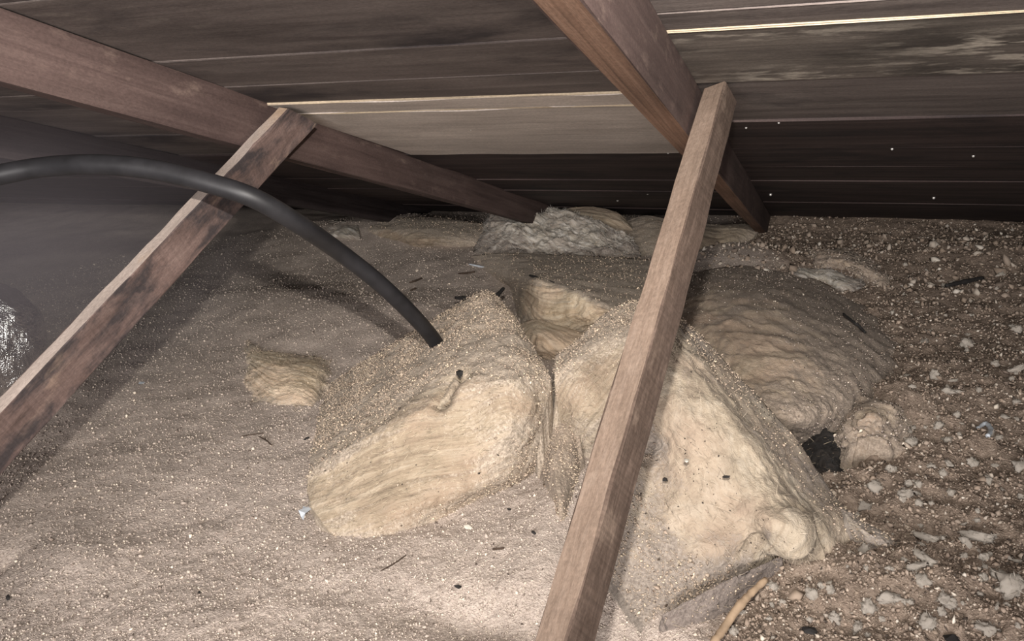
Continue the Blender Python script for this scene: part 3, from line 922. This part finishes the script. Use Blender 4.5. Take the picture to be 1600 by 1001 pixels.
# G  flat dusty slab on the right
wool('insulation_slab', [
    [(1040, 440, .08, .9), (1110, 420, .06, .9), (1190, 415, .05, .9), (1270, 435, .04, .9), (1350, 475, .0, 1), (1430, 515, -.05, 1)],
    [(1040, 480, .11, .7), (1115, 462, .125, .6), (1195, 470, .125, .7), (1270, 495, .11, .85), (1345, 525, .075, 1), (1435, 555, -.04, 1)],
    [(1050, 530, .12, .55), (1125, 520, .14, .35), (1200, 535, .14, .4), (1270, 555, .13, .6), (1340, 575, .09, .9), (1425, 598, -.03, 1)],
    [(1080, 580, .11, .7), (1145, 582, .13, .35), (1205, 597, .135, .45), (1265, 610, .125, .7), (1325, 620, .09, 1), (1398, 632, -.02, 1)],
    [(1130, 640, .09, .8), (1170, 645, .11, .7), (1215, 652, .115, .8), (1260, 655, .105, 1), (1310, 652, .07, 1), (1360, 655, -.02, 1)],
    [(1170, 690, -.02, .9), (1200, 702, -.01, .9), (1238, 710, -.02, 1), (1266, 703, -.03, 1), (1305, 688, -.04, 1), (1340, 672, -.04, 1)],
], M['wool_dusty'], 'broad flat dusty brown insulation slab right of the pink strut', nu=150, nv=130,
    seed=11, crust=4600, strands=1200, strata=0.0012, sharp=0.25, lump=0.009, gbrown=0.45, strandcol=(0.4, 0.32, 0.22), spread=0.03, fine=0.004,
    dbumps=[(1160, 525, .14, .03, -.5), (1200, 560, .14, .05, -.3), (1100, 470, .125, .04, -.3)])

# H  torn yellow patch in the fill
wool('insulation_scrap', [
    [(380, 532, .0, .9), (420, 550, .008, .5), (460, 552, .010, .5), (495, 556, .006, .6), (518, 566, .0, .9)],
    [(388, 566, .012, .3), (425, 570, .030, .0), (460, 574, .034, .0), (492, 578, .028, .1), (516, 590, .0, .8)],
    [(386, 598, .010, .3), (425, 602, .024, .0), (460, 606, .028, .05), (488, 610, .020, .3), (510, 618, .0, .9)],
    [(392, 630, -.006, .9), (428, 636, -.004, .8), (460, 644, -.004, .8), (485, 650, -.006, .9), (502, 652, -.01, 1)],
], M['wool_torn'], 'torn patch of yellow insulation showing in the granular fill, left of the central batt', nu=110, nv=100,
    seed=12, crust=900, strands=1600, lump=0.006, strata=0.003, sharp=0.1, rel=True, rag=0.022, edust=0.55, drop=0.03, slen=1.3)

# I  yellow streak by the eave at left
wool('insulation_batt', [
    [(560, 352, .07, .9), (610, 342, .10, 1), (660, 338, .11, 1), (710, 342, .10, 1), (760, 350, .08, 1)],
    [(566, 360, .065, .5), (610, 358, .09, .7), (660, 358, .10, .8), (705, 360, .09, 1), (755, 365, .07, 1)],
    [(575, 370, .045, .2), (615, 372, .06, .1), (655, 374, .075, .15), (690, 374, .07, .4), (745, 378, .05, 1)],
    [(590, 380, .01, .6), (620, 384, .015, .5), (652, 388, .03, .4), (685, 386, .03, .7), (740, 392, .01, 1)],
], M['wool'], 'low yellow batt with a dusty top near the eave, right above the hose', nu=90, nv=60, seed=13, crust=700, strands=250,
    lump=0.007, gsz=0.0025)

wool('insulation_scrap', [
    [(500, 350, .05, .6), (530, 344, .08, .4), (560, 352, .08, .5)],
    [(505, 366, .05, .5), (532, 364, .07, .3), (562, 370, .06, .6)],
    [(515, 384, .01, .9), (540, 384, .01, .9), (566, 386, .01, 1)],
], M['wool_grey'], 'small grey wool scrap beside the hose at the back', nu=40, nv=40, seed=14, crust=60, strands=150, lump=0.012, sharp=0.1)

# J  pale fibre streak on the far right fill
wool('insulation_scrap', [
    [(1225, 416, -.004, .9), (1270, 418, .004, .6), (1310, 424, .004, .5), (1352, 438, -.004, .9)],
    [(1238, 426, .010, .3), (1275, 430, .022, .0), (1312, 437, .024, .0), (1350, 450, .006, .5)],
    [(1255, 442, -.004, 1), (1285, 446, -.002, .8), (1315, 456, -.002, .8), (1342, 464, -.006, 1)],
], M['wool_grey'], 'pale grey streak of wool lying on the brown fill at right', nu=70, nv=50, seed=15, crust=60, strands=700,
    lump=0.010, sharp=0.1, strandcol=(0.6, 0.58, 0.54), drop=0.03, rel=True, rag=0.03, edust=0.8)

wool('insulation_scrap', [
    [(1262, 390, -.006, 1), (1300, 388, .006, .9), (1345, 398, .006, .9), (1390, 425, -.006, 1)],
    [(1268, 404, .006, .9), (1305, 404, .030, .6), (1345, 414, .032, .7), (1388, 440, .004, 1)],
    [(1285, 420, -.006, 1), (1330, 428, .002, .9), (1355, 440, .002, 1), (1392, 460, -.006, 1)],
], M['wool_dusty'], 'crusty brown lump of wool above the pale streak at right', nu=70, nv=60, seed=16, crust=900, strands=250,
    lump=0.016, sharp=0.1, gbrown=0.4, rel=True, rag=0.03, gsz=0.003, drop=0.03, puff=0.012)

wool('hole_shade_sheet', [  # dark sheet added in the hole to stand in for its shade
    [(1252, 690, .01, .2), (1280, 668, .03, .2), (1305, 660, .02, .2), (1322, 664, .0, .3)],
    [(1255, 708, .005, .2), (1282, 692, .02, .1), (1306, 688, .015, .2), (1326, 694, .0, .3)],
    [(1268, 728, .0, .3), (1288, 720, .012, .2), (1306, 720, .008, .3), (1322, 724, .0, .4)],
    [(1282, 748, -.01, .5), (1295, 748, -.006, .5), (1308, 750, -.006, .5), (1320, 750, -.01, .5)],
], M['hole_shade'], 'added dark sheet standing in for shade in the hole beside the dusty slab', nu=50, nv=50, seed=19, crust=60, strands=40,
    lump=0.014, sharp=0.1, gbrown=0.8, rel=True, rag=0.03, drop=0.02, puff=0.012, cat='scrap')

wool('insulation_lump', [
    [(1312, 660, -.01, 1), (1345, 628, .03, .9), (1385, 628, .03, .9), (1420, 650, -.01, 1)],
    [(1308, 685, .01, .8), (1345, 652, .065, .5), (1388, 655, .065, .6), (1425, 675, .0, 1)],
    [(1315, 705, -.02, .9), (1348, 690, .03, .7), (1385, 695, .03, .8), (1422, 705, -.01, 1)],
], M['wool_dusty'], 'crumbly brown lump of insulation at the right rim of the dark hole', nu=60, nv=60, seed=18, crust=500, strands=150,
    lump=0.014, sharp=0.1, gbrown=0.4, rel=True, rag=0.03, gsz=0.0026, drop=0.03, puff=0.012)

# grey felted scrap at the slab's right tip, and dark underside piece
wool('insulation_scrap', [
    [(1310, 790, .05, .8), (1345, 810, .05, .9), (1385, 835, .035, 1), (1412, 855, .01, 1)],
    [(1325, 812, .05, .6), (1350, 828, .055, .7), (1385, 848, .035, .8), (1415, 866, .005, 1)],
    [(1335, 845, .02, .9), (1355, 858, .02, .9), (1382, 868, .01, 1), (1408, 872, .0, 1)],
], M['wool_grey'], 'grey felted scrap trailing from the right tip of the large slab', nu=50, nv=40, seed=17, crust=250, strands=100,
    lump=0.008, sharp=0.2)

# ------------------------------------------------------------------ hose
hp = [(-330, 420, 1.75), (-150, 312, 1.62), (-40, 282, 1.56), (60, 262, 1.52), (150, 257, 1.45), (240, 265, 1.40), (330, 287, 1.355), (400, 311, 1.34),
      (470, 352, 1.38), (535, 397, 1.49), (590, 440, 1.55), (635, 482, 1.62), (668, 518, 1.70), (690, 548, 1.78)]
HC = np.array([pixd(*p) for p in hp])
HP = cr(HC, np.linspace(0, len(HC) - 1, 140))


def tube(name, P, rad, mat, ns=20, parent=None, caps=True, wob=0.0, seed=0):
    P = np.asarray(P, float); n = len(P)
    rad = np.broadcast_to(np.asarray(rad, float), (n,))
    T = np.gradient(P, axis=0); T /= np.linalg.norm(T, axis=1)[:, None]
    u = np.cross(T[0], [0, 0, 1.0]);
    if np.linalg.norm(u) < 1e-3: u = np.array([1.0, 0, 0])
    u /= np.linalg.norm(u)
    rs = np.random.default_rng(seed)
    vs = []
    ph = np.linspace(0, 2 * math.pi, ns, endpoint=False)
    for i in range(n):
        u = u - T[i] * u.dot(T[i]); u /= np.linalg.norm(u)
        v = np.cross(T[i], u)
        rr_ = rad[i] * (1 + wob * rs.normal(size=(ns, 1)))
        vs.append(P[i] + rr_ * (np.cos(ph)[:, None] * u + np.sin(ph)[:, None] * v))
    vs = np.concatenate(vs)
    base = P[-1].copy()
    i, j = np.meshgrid(np.arange(n - 1), np.arange(ns), indexing='ij')
    a = (i * ns + j).ravel(); b = (i * ns + (j + 1) % ns).ravel()
    fs = [tuple(x) for x in np.stack([a, b, b + ns, a + ns], -1).tolist()]
    if caps:
        fs.append(tuple(range(ns - 1, -1, -1))); fs.append(tuple(range((n - 1) * ns, n * ns)))
    return mesh_obj(name, vs - base, fs, mat, parent, smooth=True, loc=base)


hose = tube('hose', HP, 0.0160, M['hose'], 28)
tag(hose, 'black plastic hose arching over the left strut down into the insulation', 'hose')

# ------------------------------------------------------------------ foil duct at the left edge
t_ = np.linspace(0, 1, 60)
dA = pixd(18, 560, 2.35); dB = dA + np.array([-1.5, 0.25, 0.0])
dA = np.array([dA[0], dA[1], 0.13]); dB[2] = 0.15
NP, NS = 120, 72
ss = np.linspace(0, 1, NP)
vs = []
ax = (dB - dA) / np.linalg.norm(dB - dA)
uu = np.array([0, 0, 1.0]); vv = np.cross(ax, uu)
ph = np.linspace(0, 2 * math.pi, NS, endpoint=False)
for s in ss:
    c_ = dA + (dB - dA) * s
    env = math.sqrt(max(0.0, 1 - (1 - min(1, s / 0.10)) ** 2)) * 0.165 + 0.002
    ring_ = c_ + env * (np.cos(ph)[:, None] * uu + np.sin(ph)[:, None] * vv)
    vs.append(ring_)
vs = np.array(vs)
cn = dA + (dB - dA) * ss[:, None]
nrm = vs - cn[:, None]; nrm /= np.linalg.norm(nrm, axis=-1, keepdims=True)
ridge = np.abs(fbm(vs, 9, 3, 40)); cr2 = np.abs(fbm(vs * np.array([2.5, 1, 1]), 24, 2, 41))
vs = vs + nrm * (0.03 * ridge + 0.012 * cr2 - 0.012 + 0.004 * np.sin(ss * 95)[:, None])[..., None]
i, j = np.meshgrid(np.arange(NP - 1), np.arange(NS), indexing='ij')
a = (i * NS + j).ravel(); b = (i * NS + (j + 1) % NS).ravel()
fs = [tuple(x) for x in np.stack([a, b, b + NS, a + NS], -1).tolist()] + [tuple(range(NS - 1, -1, -1)), tuple(range((NP - 1) * NS, NP * NS))]
duct = mesh_obj('foil_duct', vs.reshape(-1, 3) - dA, fs, M['foil'], smooth=True, loc=dA)
tag(duct, 'crinkled silver foil duct end at the left edge behind the blackened strut', 'duct')


# ------------------------------------------------------------------ sticks, chips, scraps
def stick(name, pts, rad, mat, label, cat='stick', lift=0.004, z=None, group=None):
    P = []
    for q_ in pts:
        if z is None:
            p = surf(*q_[:2]); p[2] += lift
        else:
            p = pixz(q_[0], q_[1], z if len(q_) < 3 else q_[2])
        P.append(p)
    P = np.array(P)
    P = cr(P, np.linspace(0, len(P) - 1, 6 * len(P)))
    nn = len(P)
    rd = rad * (0.75 + 0.35 * np.sin(np.linspace(0.3, 2.6, nn))) * (1 + 0.12 * np.random.default_rng(nn).normal(size=nn))
    o = tube(name, P, rd, mat, 8)
    return tag(o, label, cat, group)


stick('cane', [(1100, 1020, .02), (1125, 990, .025), (1150, 953, .035), (1172, 928, .04), (1197, 905, .045)], 0.0052, M['twig'],
      'tan cane leaning from the bottom edge against the large cream slab', z=0.02)
_z = max(surf(x_, y_)[2] for x_, y_ in ((1478, 446), (1507, 440), (1536, 434))) + 0.008
stick('stick', [(1478, 446), (1507, 440), (1536, 434)], 0.0062, M['char'], 'straight black stick lying on the brown fill at far right', z=_z)
stick('twig', [(1318, 490, .088), (1334, 503, .090), (1341, 508, .086), (1352, 519, .078)], 0.0030, M['char'], 'curved black twig on the flat dusty slab', z=0.115)
stick('twig', [(712, 465, .08), (735, 466, .09), (752, 468, .09)], 0.006, M['char'], 'black twig poking out left of the central batt top', z=.09)
stick('twig', [(768, 470, .10), (778, 460, .11), (787, 450, .12)], 0.005, M['char'], 'short black twig poking out right of the central batt top', z=.1)
stick('twig', [(716, 429), (730, 428), (742, 426)], 0.003, M['twig_dark'], 'thin brown twig on the fill behind the central batt')
stick('twig', [(640, 443), (650, 440), (659, 436)], 0.003, M['twig_dark'], 'short brown twig right of the hose, upper of two')
stick('twig', [(642, 455), (650, 452)], 0.003, M['twig_dark'], 'tiny brown twig right of the hose, lower of two')
stick('twig', [(828, 430, .13), (845, 436, .13), (866, 442, .13)], 0.004, M['char'], 'black splinter along the edge of the torn slab', z=.13)
stick('twig', [(405, 684), (416, 690), (425, 698)], 0.0013, M['twig_dark'], 'bent thin twig on the pale fill left of the central batt')
stick('twig', [(376, 684), (396, 681), (412, 679)], 0.0009, M['twig_dark'], 'hair-thin straw beside the bent twig on the pale fill')
stick('straw', [(595, 895), (615, 884), (635, 870)], 0.0009, M['twig_dark'], 'thin dark straw on the fill below the central batt')
stick('straw', [(770, 861), (788, 859)], 0.0017, M['twig_dark'], 'short dark splinter on the fill between central batt and strut')
stick('twig', [(1258, 708), (1264, 690), (1268, 676)], 0.004, M['twig'], 'stub of stick standing in the dark hole by the dusty slab', lift=0.02)
stick('wood_shaving', [(1528, 668), (1540, 664), (1548, 674), (1543, 684)], 0.0042, M['plastic'], 'curled whitish shaving on the brown fill at right', cat='shaving')
stick('wood_shaving', [(1310, 652), (1308, 660), (1313, 668)], 0.0045, M['quill'], 'short pale shaving at the rim of the dark hole', cat='shaving', lift=0.01)
stick('straw', [(733, 414), (748, 417), (762, 420)], 0.0032, M['plastic'], 'pale straw on the fill behind the torn slab')


def chip(name, px, py, r, mat, label, cat='chip', z=None, seed=0, flat=0.35, lift=0.003):
    p = surf(px, py) if z is None else pixz(px, py, z)
    p = p + np.array([0, 0, lift])
    import bmesh
    bm = bmesh.new()
    bmesh.ops.create_icosphere(bm, subdivisions=1, radius=r)
    rs = random.Random(seed)
    for v in bm.verts:
        nz = noise(np.array([list(v.co)]), 0.9 / r, seed)[0]
        v.co *= 1 + 0.8 * nz + rs.uniform(-.15, .15)
        v.co.x *= 0.75; v.co.y *= 1.3; v.co.z *= flat
    me = bpy.data.meshes.new(name); bm.to_mesh(me); bm.free()
    me.materials.append(mat)
    o = bpy.data.objects.new(name, me); COL.objects.link(o)
    o.location = p; o.rotation_euler = (rs.uniform(-.4, .4), rs.uniform(-.4, .4), rs.uniform(0, 6))
    return tag(o, label, cat)


chip('char_chip', 718, 585, 0.010, M['char'], 'black chip lying in the tear on the central batt', z=.218, seed=3, flat=0.8)
chip('char_chip', 1133, 747, 0.0055, M['char'], 'black chip in the middle of the large cream slab', z=.158, seed=4)
chip('char_chip', 1039, 752, 0.005, M['char'], 'black chip beside the strut on the large cream slab', z=.135, seed=5)
chip('crumb', 1072, 722, 0.0065, M['quill'], 'white crumb on the large cream slab', cat='crumb', z=.175, seed=6)
chip('char_chip', 834, 833, 0.006, M['char'], 'dark chip on the fill by the ridge foot', seed=7)
chip('char_chip', 795, 797, 0.005, M['char'], 'dark chip on the fill below the central batt corner', seed=8)
chip('char_chip', 716, 919, 0.0055, M['char'], 'dark chip on the foreground fill below the central batt', seed=9)
chip('char_chip', 479, 687, 0.005, M['char'], 'dark chip at the left edge of the central batt', seed=10)
chip('char_chip', 14, 936, 0.005, M['char'], 'dark chip in the bottom left corner of the fill', seed=11)
chip('char_chip', 312, 927, 0.0035, M['char'], 'dark crumb on the foreground fill at lower left', seed=12)
chip('char_chip', 1265, 988, 0.011, M['char'], 'black flake near the bottom edge under the cane', seed=13)
chip('char_chip', 1490, 987, 0.013, M['char'], 'black flake at the bottom right on the brown fill', seed=14)
chip('crumb', 730, 826, 0.007, M['quill'], 'pale crumb on the fill just below the central batt', cat='crumb', seed=15)

# blue-white film scraps (thin folded sheets)
def film(px, py, pts, label, seed):
    p = surf(px, py)
    rs = random.Random(seed)
    vs = [(x, y, 0.004 + rs.uniform(0, 0.007)) for x, y in pts]
    k_ = len(vs)
    vs2 = vs + [(x, y, z - 0.0006) for x, y, z in vs]
    fs = [tuple(range(k_)), tuple(range(2 * k_ - 1, k_ - 1, -1))] + [(i, i + k_, (i + 1) % k_ + k_, (i + 1) % k_) for i in range(k_)]
    o = mesh_obj('plastic_scrap', vs2, fs, M['plastic'], loc=p + np.array([0, 0, 0.002]))
    return tag(o, label, 'scrap')


film(474, 805, [(-.012, .018), (.0, .012), (.004, .022), (.012, .012), (.010, -.006), (.016, -.022), (.006, -.014), (-.006, -.004), (-.006, .008)],
     'pale blue torn plastic scrap at the left foot of the central batt', 3)
film(222, 602, [(-.010, .004), (.0, .008), (.010, .002), (.006, -.006), (-.006, -.005)], 'small pale blue plastic flake on the fill near the left strut', 4)

# ------------------------------------------------------------------ pale tufts in the brown fill
import bmesh
protos = []
for q_ in range(6):
    bm = bmesh.new()
    bmesh.ops.create_icosphere(bm, subdivisions=3, radius=0.8)
    P = np.array([list(v.co) for v in bm.verts])
    d = 1 + 0.75 * fbm(P, 1.7, 3, 60 + q_ * 7) + 0.35 * fbm(P, 5, 2, 61 + q_)
    sx = np.array([[1, 0.75, 0.75], [1.3, 0.65, 0.6], [0.9, 0.9, 0.8], [1.5, 0.5, 0.5], [1.0, 0.8, 0.9], [1.2, 0.7, 0.6]][q_])
    P = P * d[:, None] * sx
    Vt = [P]; Ft = [tuple(v.index for v in f_.verts) for f_ in bm.faces]
    bm.free()
    rg = np.random.default_rng(q_)
    nb_ = len(P)
    for k_ in range(60):                     # wisps standing off the clump
        p0 = P[rg.integers(nb_)]
        dr = p0 / np.linalg.norm(p0) + rg.normal(0, 0.9, 3); dr /= np.linalg.norm(dr)
        sd = np.cross(dr, rg.normal(size=3)); sd *= 0.028 / np.linalg.norm(sd)
        L_ = rg.uniform(0.12, 0.45)
        b0_ = sum(len(v) for v in Vt)
        bend = rg.normal(0, 0.15, 3)
        Vt.append(np.array([p0 - sd, p0 + sd, p0 + dr * L_ * .5 + bend + sd, p0 + dr * L_ * .5 + bend - sd, p0 + dr * L_]))
        Ft += [(b0_, b0_ + 1, b0_ + 2, b0_ + 3), (b0_ + 3, b0_ + 2, b0_ + 4)]
    me = bpy.data.meshes.new('wool_tuft'); me.from_pydata(np.concatenate(Vt).tolist(), [], Ft)
    for f_ in me.polygons:
        f_.use_smooth = len(f_.vertices) == 3
    me.materials.append(M['tuft'])
    protos.append(me)
def tuft(px, py, r0, k_, label, group=None, rot=None, seed=0):
    rs_ = random.Random(seed * 31 + 7)
    p = surf(px, py)
    o = bpy.data.objects.new('wool_tuft', protos[k_]); COL.objects.link(o)
    o.location = p + np.array([0, 0, r0 * 0.45]); o.scale = (r0, r0, r0)
    o.rotation_euler = (rs_.uniform(-.4, .4), rs_.uniform(-.4, .4), rs_.uniform(0, 6.3) if rot is None else rot)
    return tag(o, label, 'tuft', group)


NAMED = [
    (1351, 795, .014, 1, 'oblong white wool tuft right beside the grey felted scrap'),
    (1409, 783, .010, 4, 'round white tuft a little right of the oblong one by the felted scrap'),
    (1366, 767, .015, 0, 'bulky pale tuft just above the oblong white one by the felted scrap'),
    (1422, 696, .016, 0, 'largest pale tuft right of the dark hole'),
    (1434, 759, .009, 2, 'small pale tuft below the largest one right of the dark hole'),
    (1520, 722, .013, 4, 'pale double tuft below the curled whitish shaving'),
    (1544, 750, .011, 1, 'pale tuft tucked below the double one under the curled shaving'),
    (1485, 771, .009, 2, 'lone small tuft left below the double tuft'),
    (1592, 731, .015, 0, 'pale tuft cut by the right frame edge below the curled shaving'),
    (1430, 890, .013, 3, 'long thin tuft lying right below the felted scrap'),
    (1446, 845, .015, 3, 'flat oblong tuft right of the felted scrap tip'),
    (1474, 940, .013, 1, 'pale tuft near the bottom, left above the black flake'),
    (1576, 920, .022, 0, 'big loose pale clump at the bottom right edge'),
    (1542, 990, .016, 1, 'pale tuft on the bottom edge right of the black flake'),
    (1339, 985, .010, 1, 'pale tuft on the bottom edge right of the small black flake'),
    (1304, 970, .011, 4, 'pale tuft above right of the small black flake'),
    (1267, 932, .012, 2, 'greyish tuft right of the tan cane'),
    (1527, 845, .019, 3, 'long curled whitish tuft at right, above the big loose clump'),
    (1390, 920, .016, 5, 'reddish-grey loose tuft below the lip of the large slab'),
    (1322, 728, .009, 4, 'pale tuft at the lower right rim of the dark hole'),
    (1510, 545, .020, 0, 'big pale tuft on the dim fill below the straight black stick'),
    (1555, 572, .012, 2, 'pale tuft right below the big one under the straight black stick'),
    (1460, 590, .016, 4, 'pale tuft between the dusty slab and the big dim tuft'),
]
for q_, (px, py, r0, k_, lb) in enumerate(NAMED):
    tuft(px, py, r0, k_, lb, seed=q_)
rs = random.Random(21)
NT_ = 0
while NT_ < 190:
    px = rs.uniform(1080, 1600); py = rs.uniform(350, 1000)
    if rs.random() > 0.35 + 0.65 * (px - 1080) / 520: continue
    p = surf(px, py)
    if brownness(p[0:1], p[1:2])[0] < 0.6 or p[1] > 3.5: continue
    r0 = min(0.016, rs.lognormvariate(math.log(0.0066), 0.42))
    tuft(px, py, r0, rs.randrange(6), 'pale wool tuft among many strewn over the brown fill at right', 'pale wool tufts in the brown fill', seed=NT_ + 100)
    NT_ += 1

# nail tips showing through the deck
def onroof(px, py):
    d = wray(px, py); return C0 + d * (D / d.dot(SN))


for px, py in [(1204, 303), (1521, 241), (1459, 308), (1217, 188), (1166, 196), (1012, 301), (1044, 236), (965, 312), (736, 199), (1394, 230)]:
    p = onroof(px, py)
    dist = np.linalg.norm(p - C0)
    L = 0.006
    o = tube('nail_tip', np.array([p + SN * 0.002, p - SN * L * 0.5, p - SN * L]), np.array([1, 1, .55]) * 0.0016 * dist, M['nail'], 8)
    mw = Matrix.Translation(o.location)
    o.parent = ceiling
    o.matrix_parent_inverse = Matrix.Translation(-Vector(roof(0, 0)))

# small unsorted clumps among the brown fill
n = 20000
cx = RNG.uniform(-0.35, 1.3, n); cy = 0.75 + 2.7 * RNG.random(n) ** 1.2
bb = brownness(cx, cy)
kp = RNG.random(n) < bb * np.clip(0.6 + 1.2 * fbm(np.stack([cx, cy, 0 * cx], -1), 7, 3, 77), 0.05, 1)
cx, cy = cx[kp], cy[kp]
pal = np.array([[0.25, 0.195, 0.15], [0.31, 0.25, 0.20], [0.42, 0.365, 0.305], [0.56, 0.51, 0.44], [0.16, 0.125, 0.1]])
cc = pal[RNG.choice(5, len(cx), p=[0.36, 0.28, 0.18, 0.08, 0.10])] * RNG.uniform(0.8, 1.2, (len(cx), 1))
sz = RNG.lognormal(math.log(0.0034), 0.4, len(cx))
ex = RNG.uniform(-0.5, 1.6, 1800); ey = RNG.uniform(2.5, 3.35, 1800)
er = RNG.lognormal(math.log(0.0075), 0.45, 1800)
cx = np.concatenate([cx, ex]); cy = np.concatenate([cy, ey]); sz = np.concatenate([sz, er])
cc = np.concatenate([cc, pal[RNG.choice(5, 1800, p=[0.40, 0.30, 0.14, 0.04, 0.12])]])
granules('fibre_clumps', np.stack([cx, cy, floorz(cx, cy) + sz * 0.3], -1), sz, cc, floor, flat=0.7)

# thin haze at the left: a scattering volume that thins outward
hz = bpy.data.materials.new('haze_veil'); hz.use_nodes = True
nt = hz.node_tree; nt.nodes.clear()
out_ = nt.nodes.new('ShaderNodeOutputMaterial'); vs_ = nt.nodes.new('ShaderNodeVolumeScatter')
vs_.inputs['Color'].default_value = (0.86, 0.76, 0.82, 1)
tcn = nt.nodes.new('ShaderNodeTexCoord'); gr = nt.nodes.new('ShaderNodeTexGradient'); gr.gradient_type = 'SPHERICAL'
mu = nt.nodes.new('ShaderNodeMath'); mu.operation = 'MULTIPLY'; mu.inputs[1].default_value = 0.55
nt.links.new(tcn.outputs['Object'], gr.inputs[0]); nt.links.new(gr.outputs['Fac'], mu.inputs[0])
nt.links.new(mu.outputs[0], vs_.inputs['Density']); nt.links.new(vs_.outputs[0], out_.inputs['Volume'])
bm = bmesh.new(); bmesh.ops.create_icosphere(bm, subdivisions=3, radius=1.0)
me = bpy.data.meshes.new('haze_veil'); bm.to_mesh(me); bm.free(); me.materials.append(hz)
o = bpy.data.objects.new('haze_veil', me); COL.objects.link(o)
o.location = pixd(-60, 400, 2.05); o.scale = (0.72, 0.55, 0.40)
tag(o, 'thin grey veil of haze in the air at the left', 'haze', kind='stuff')
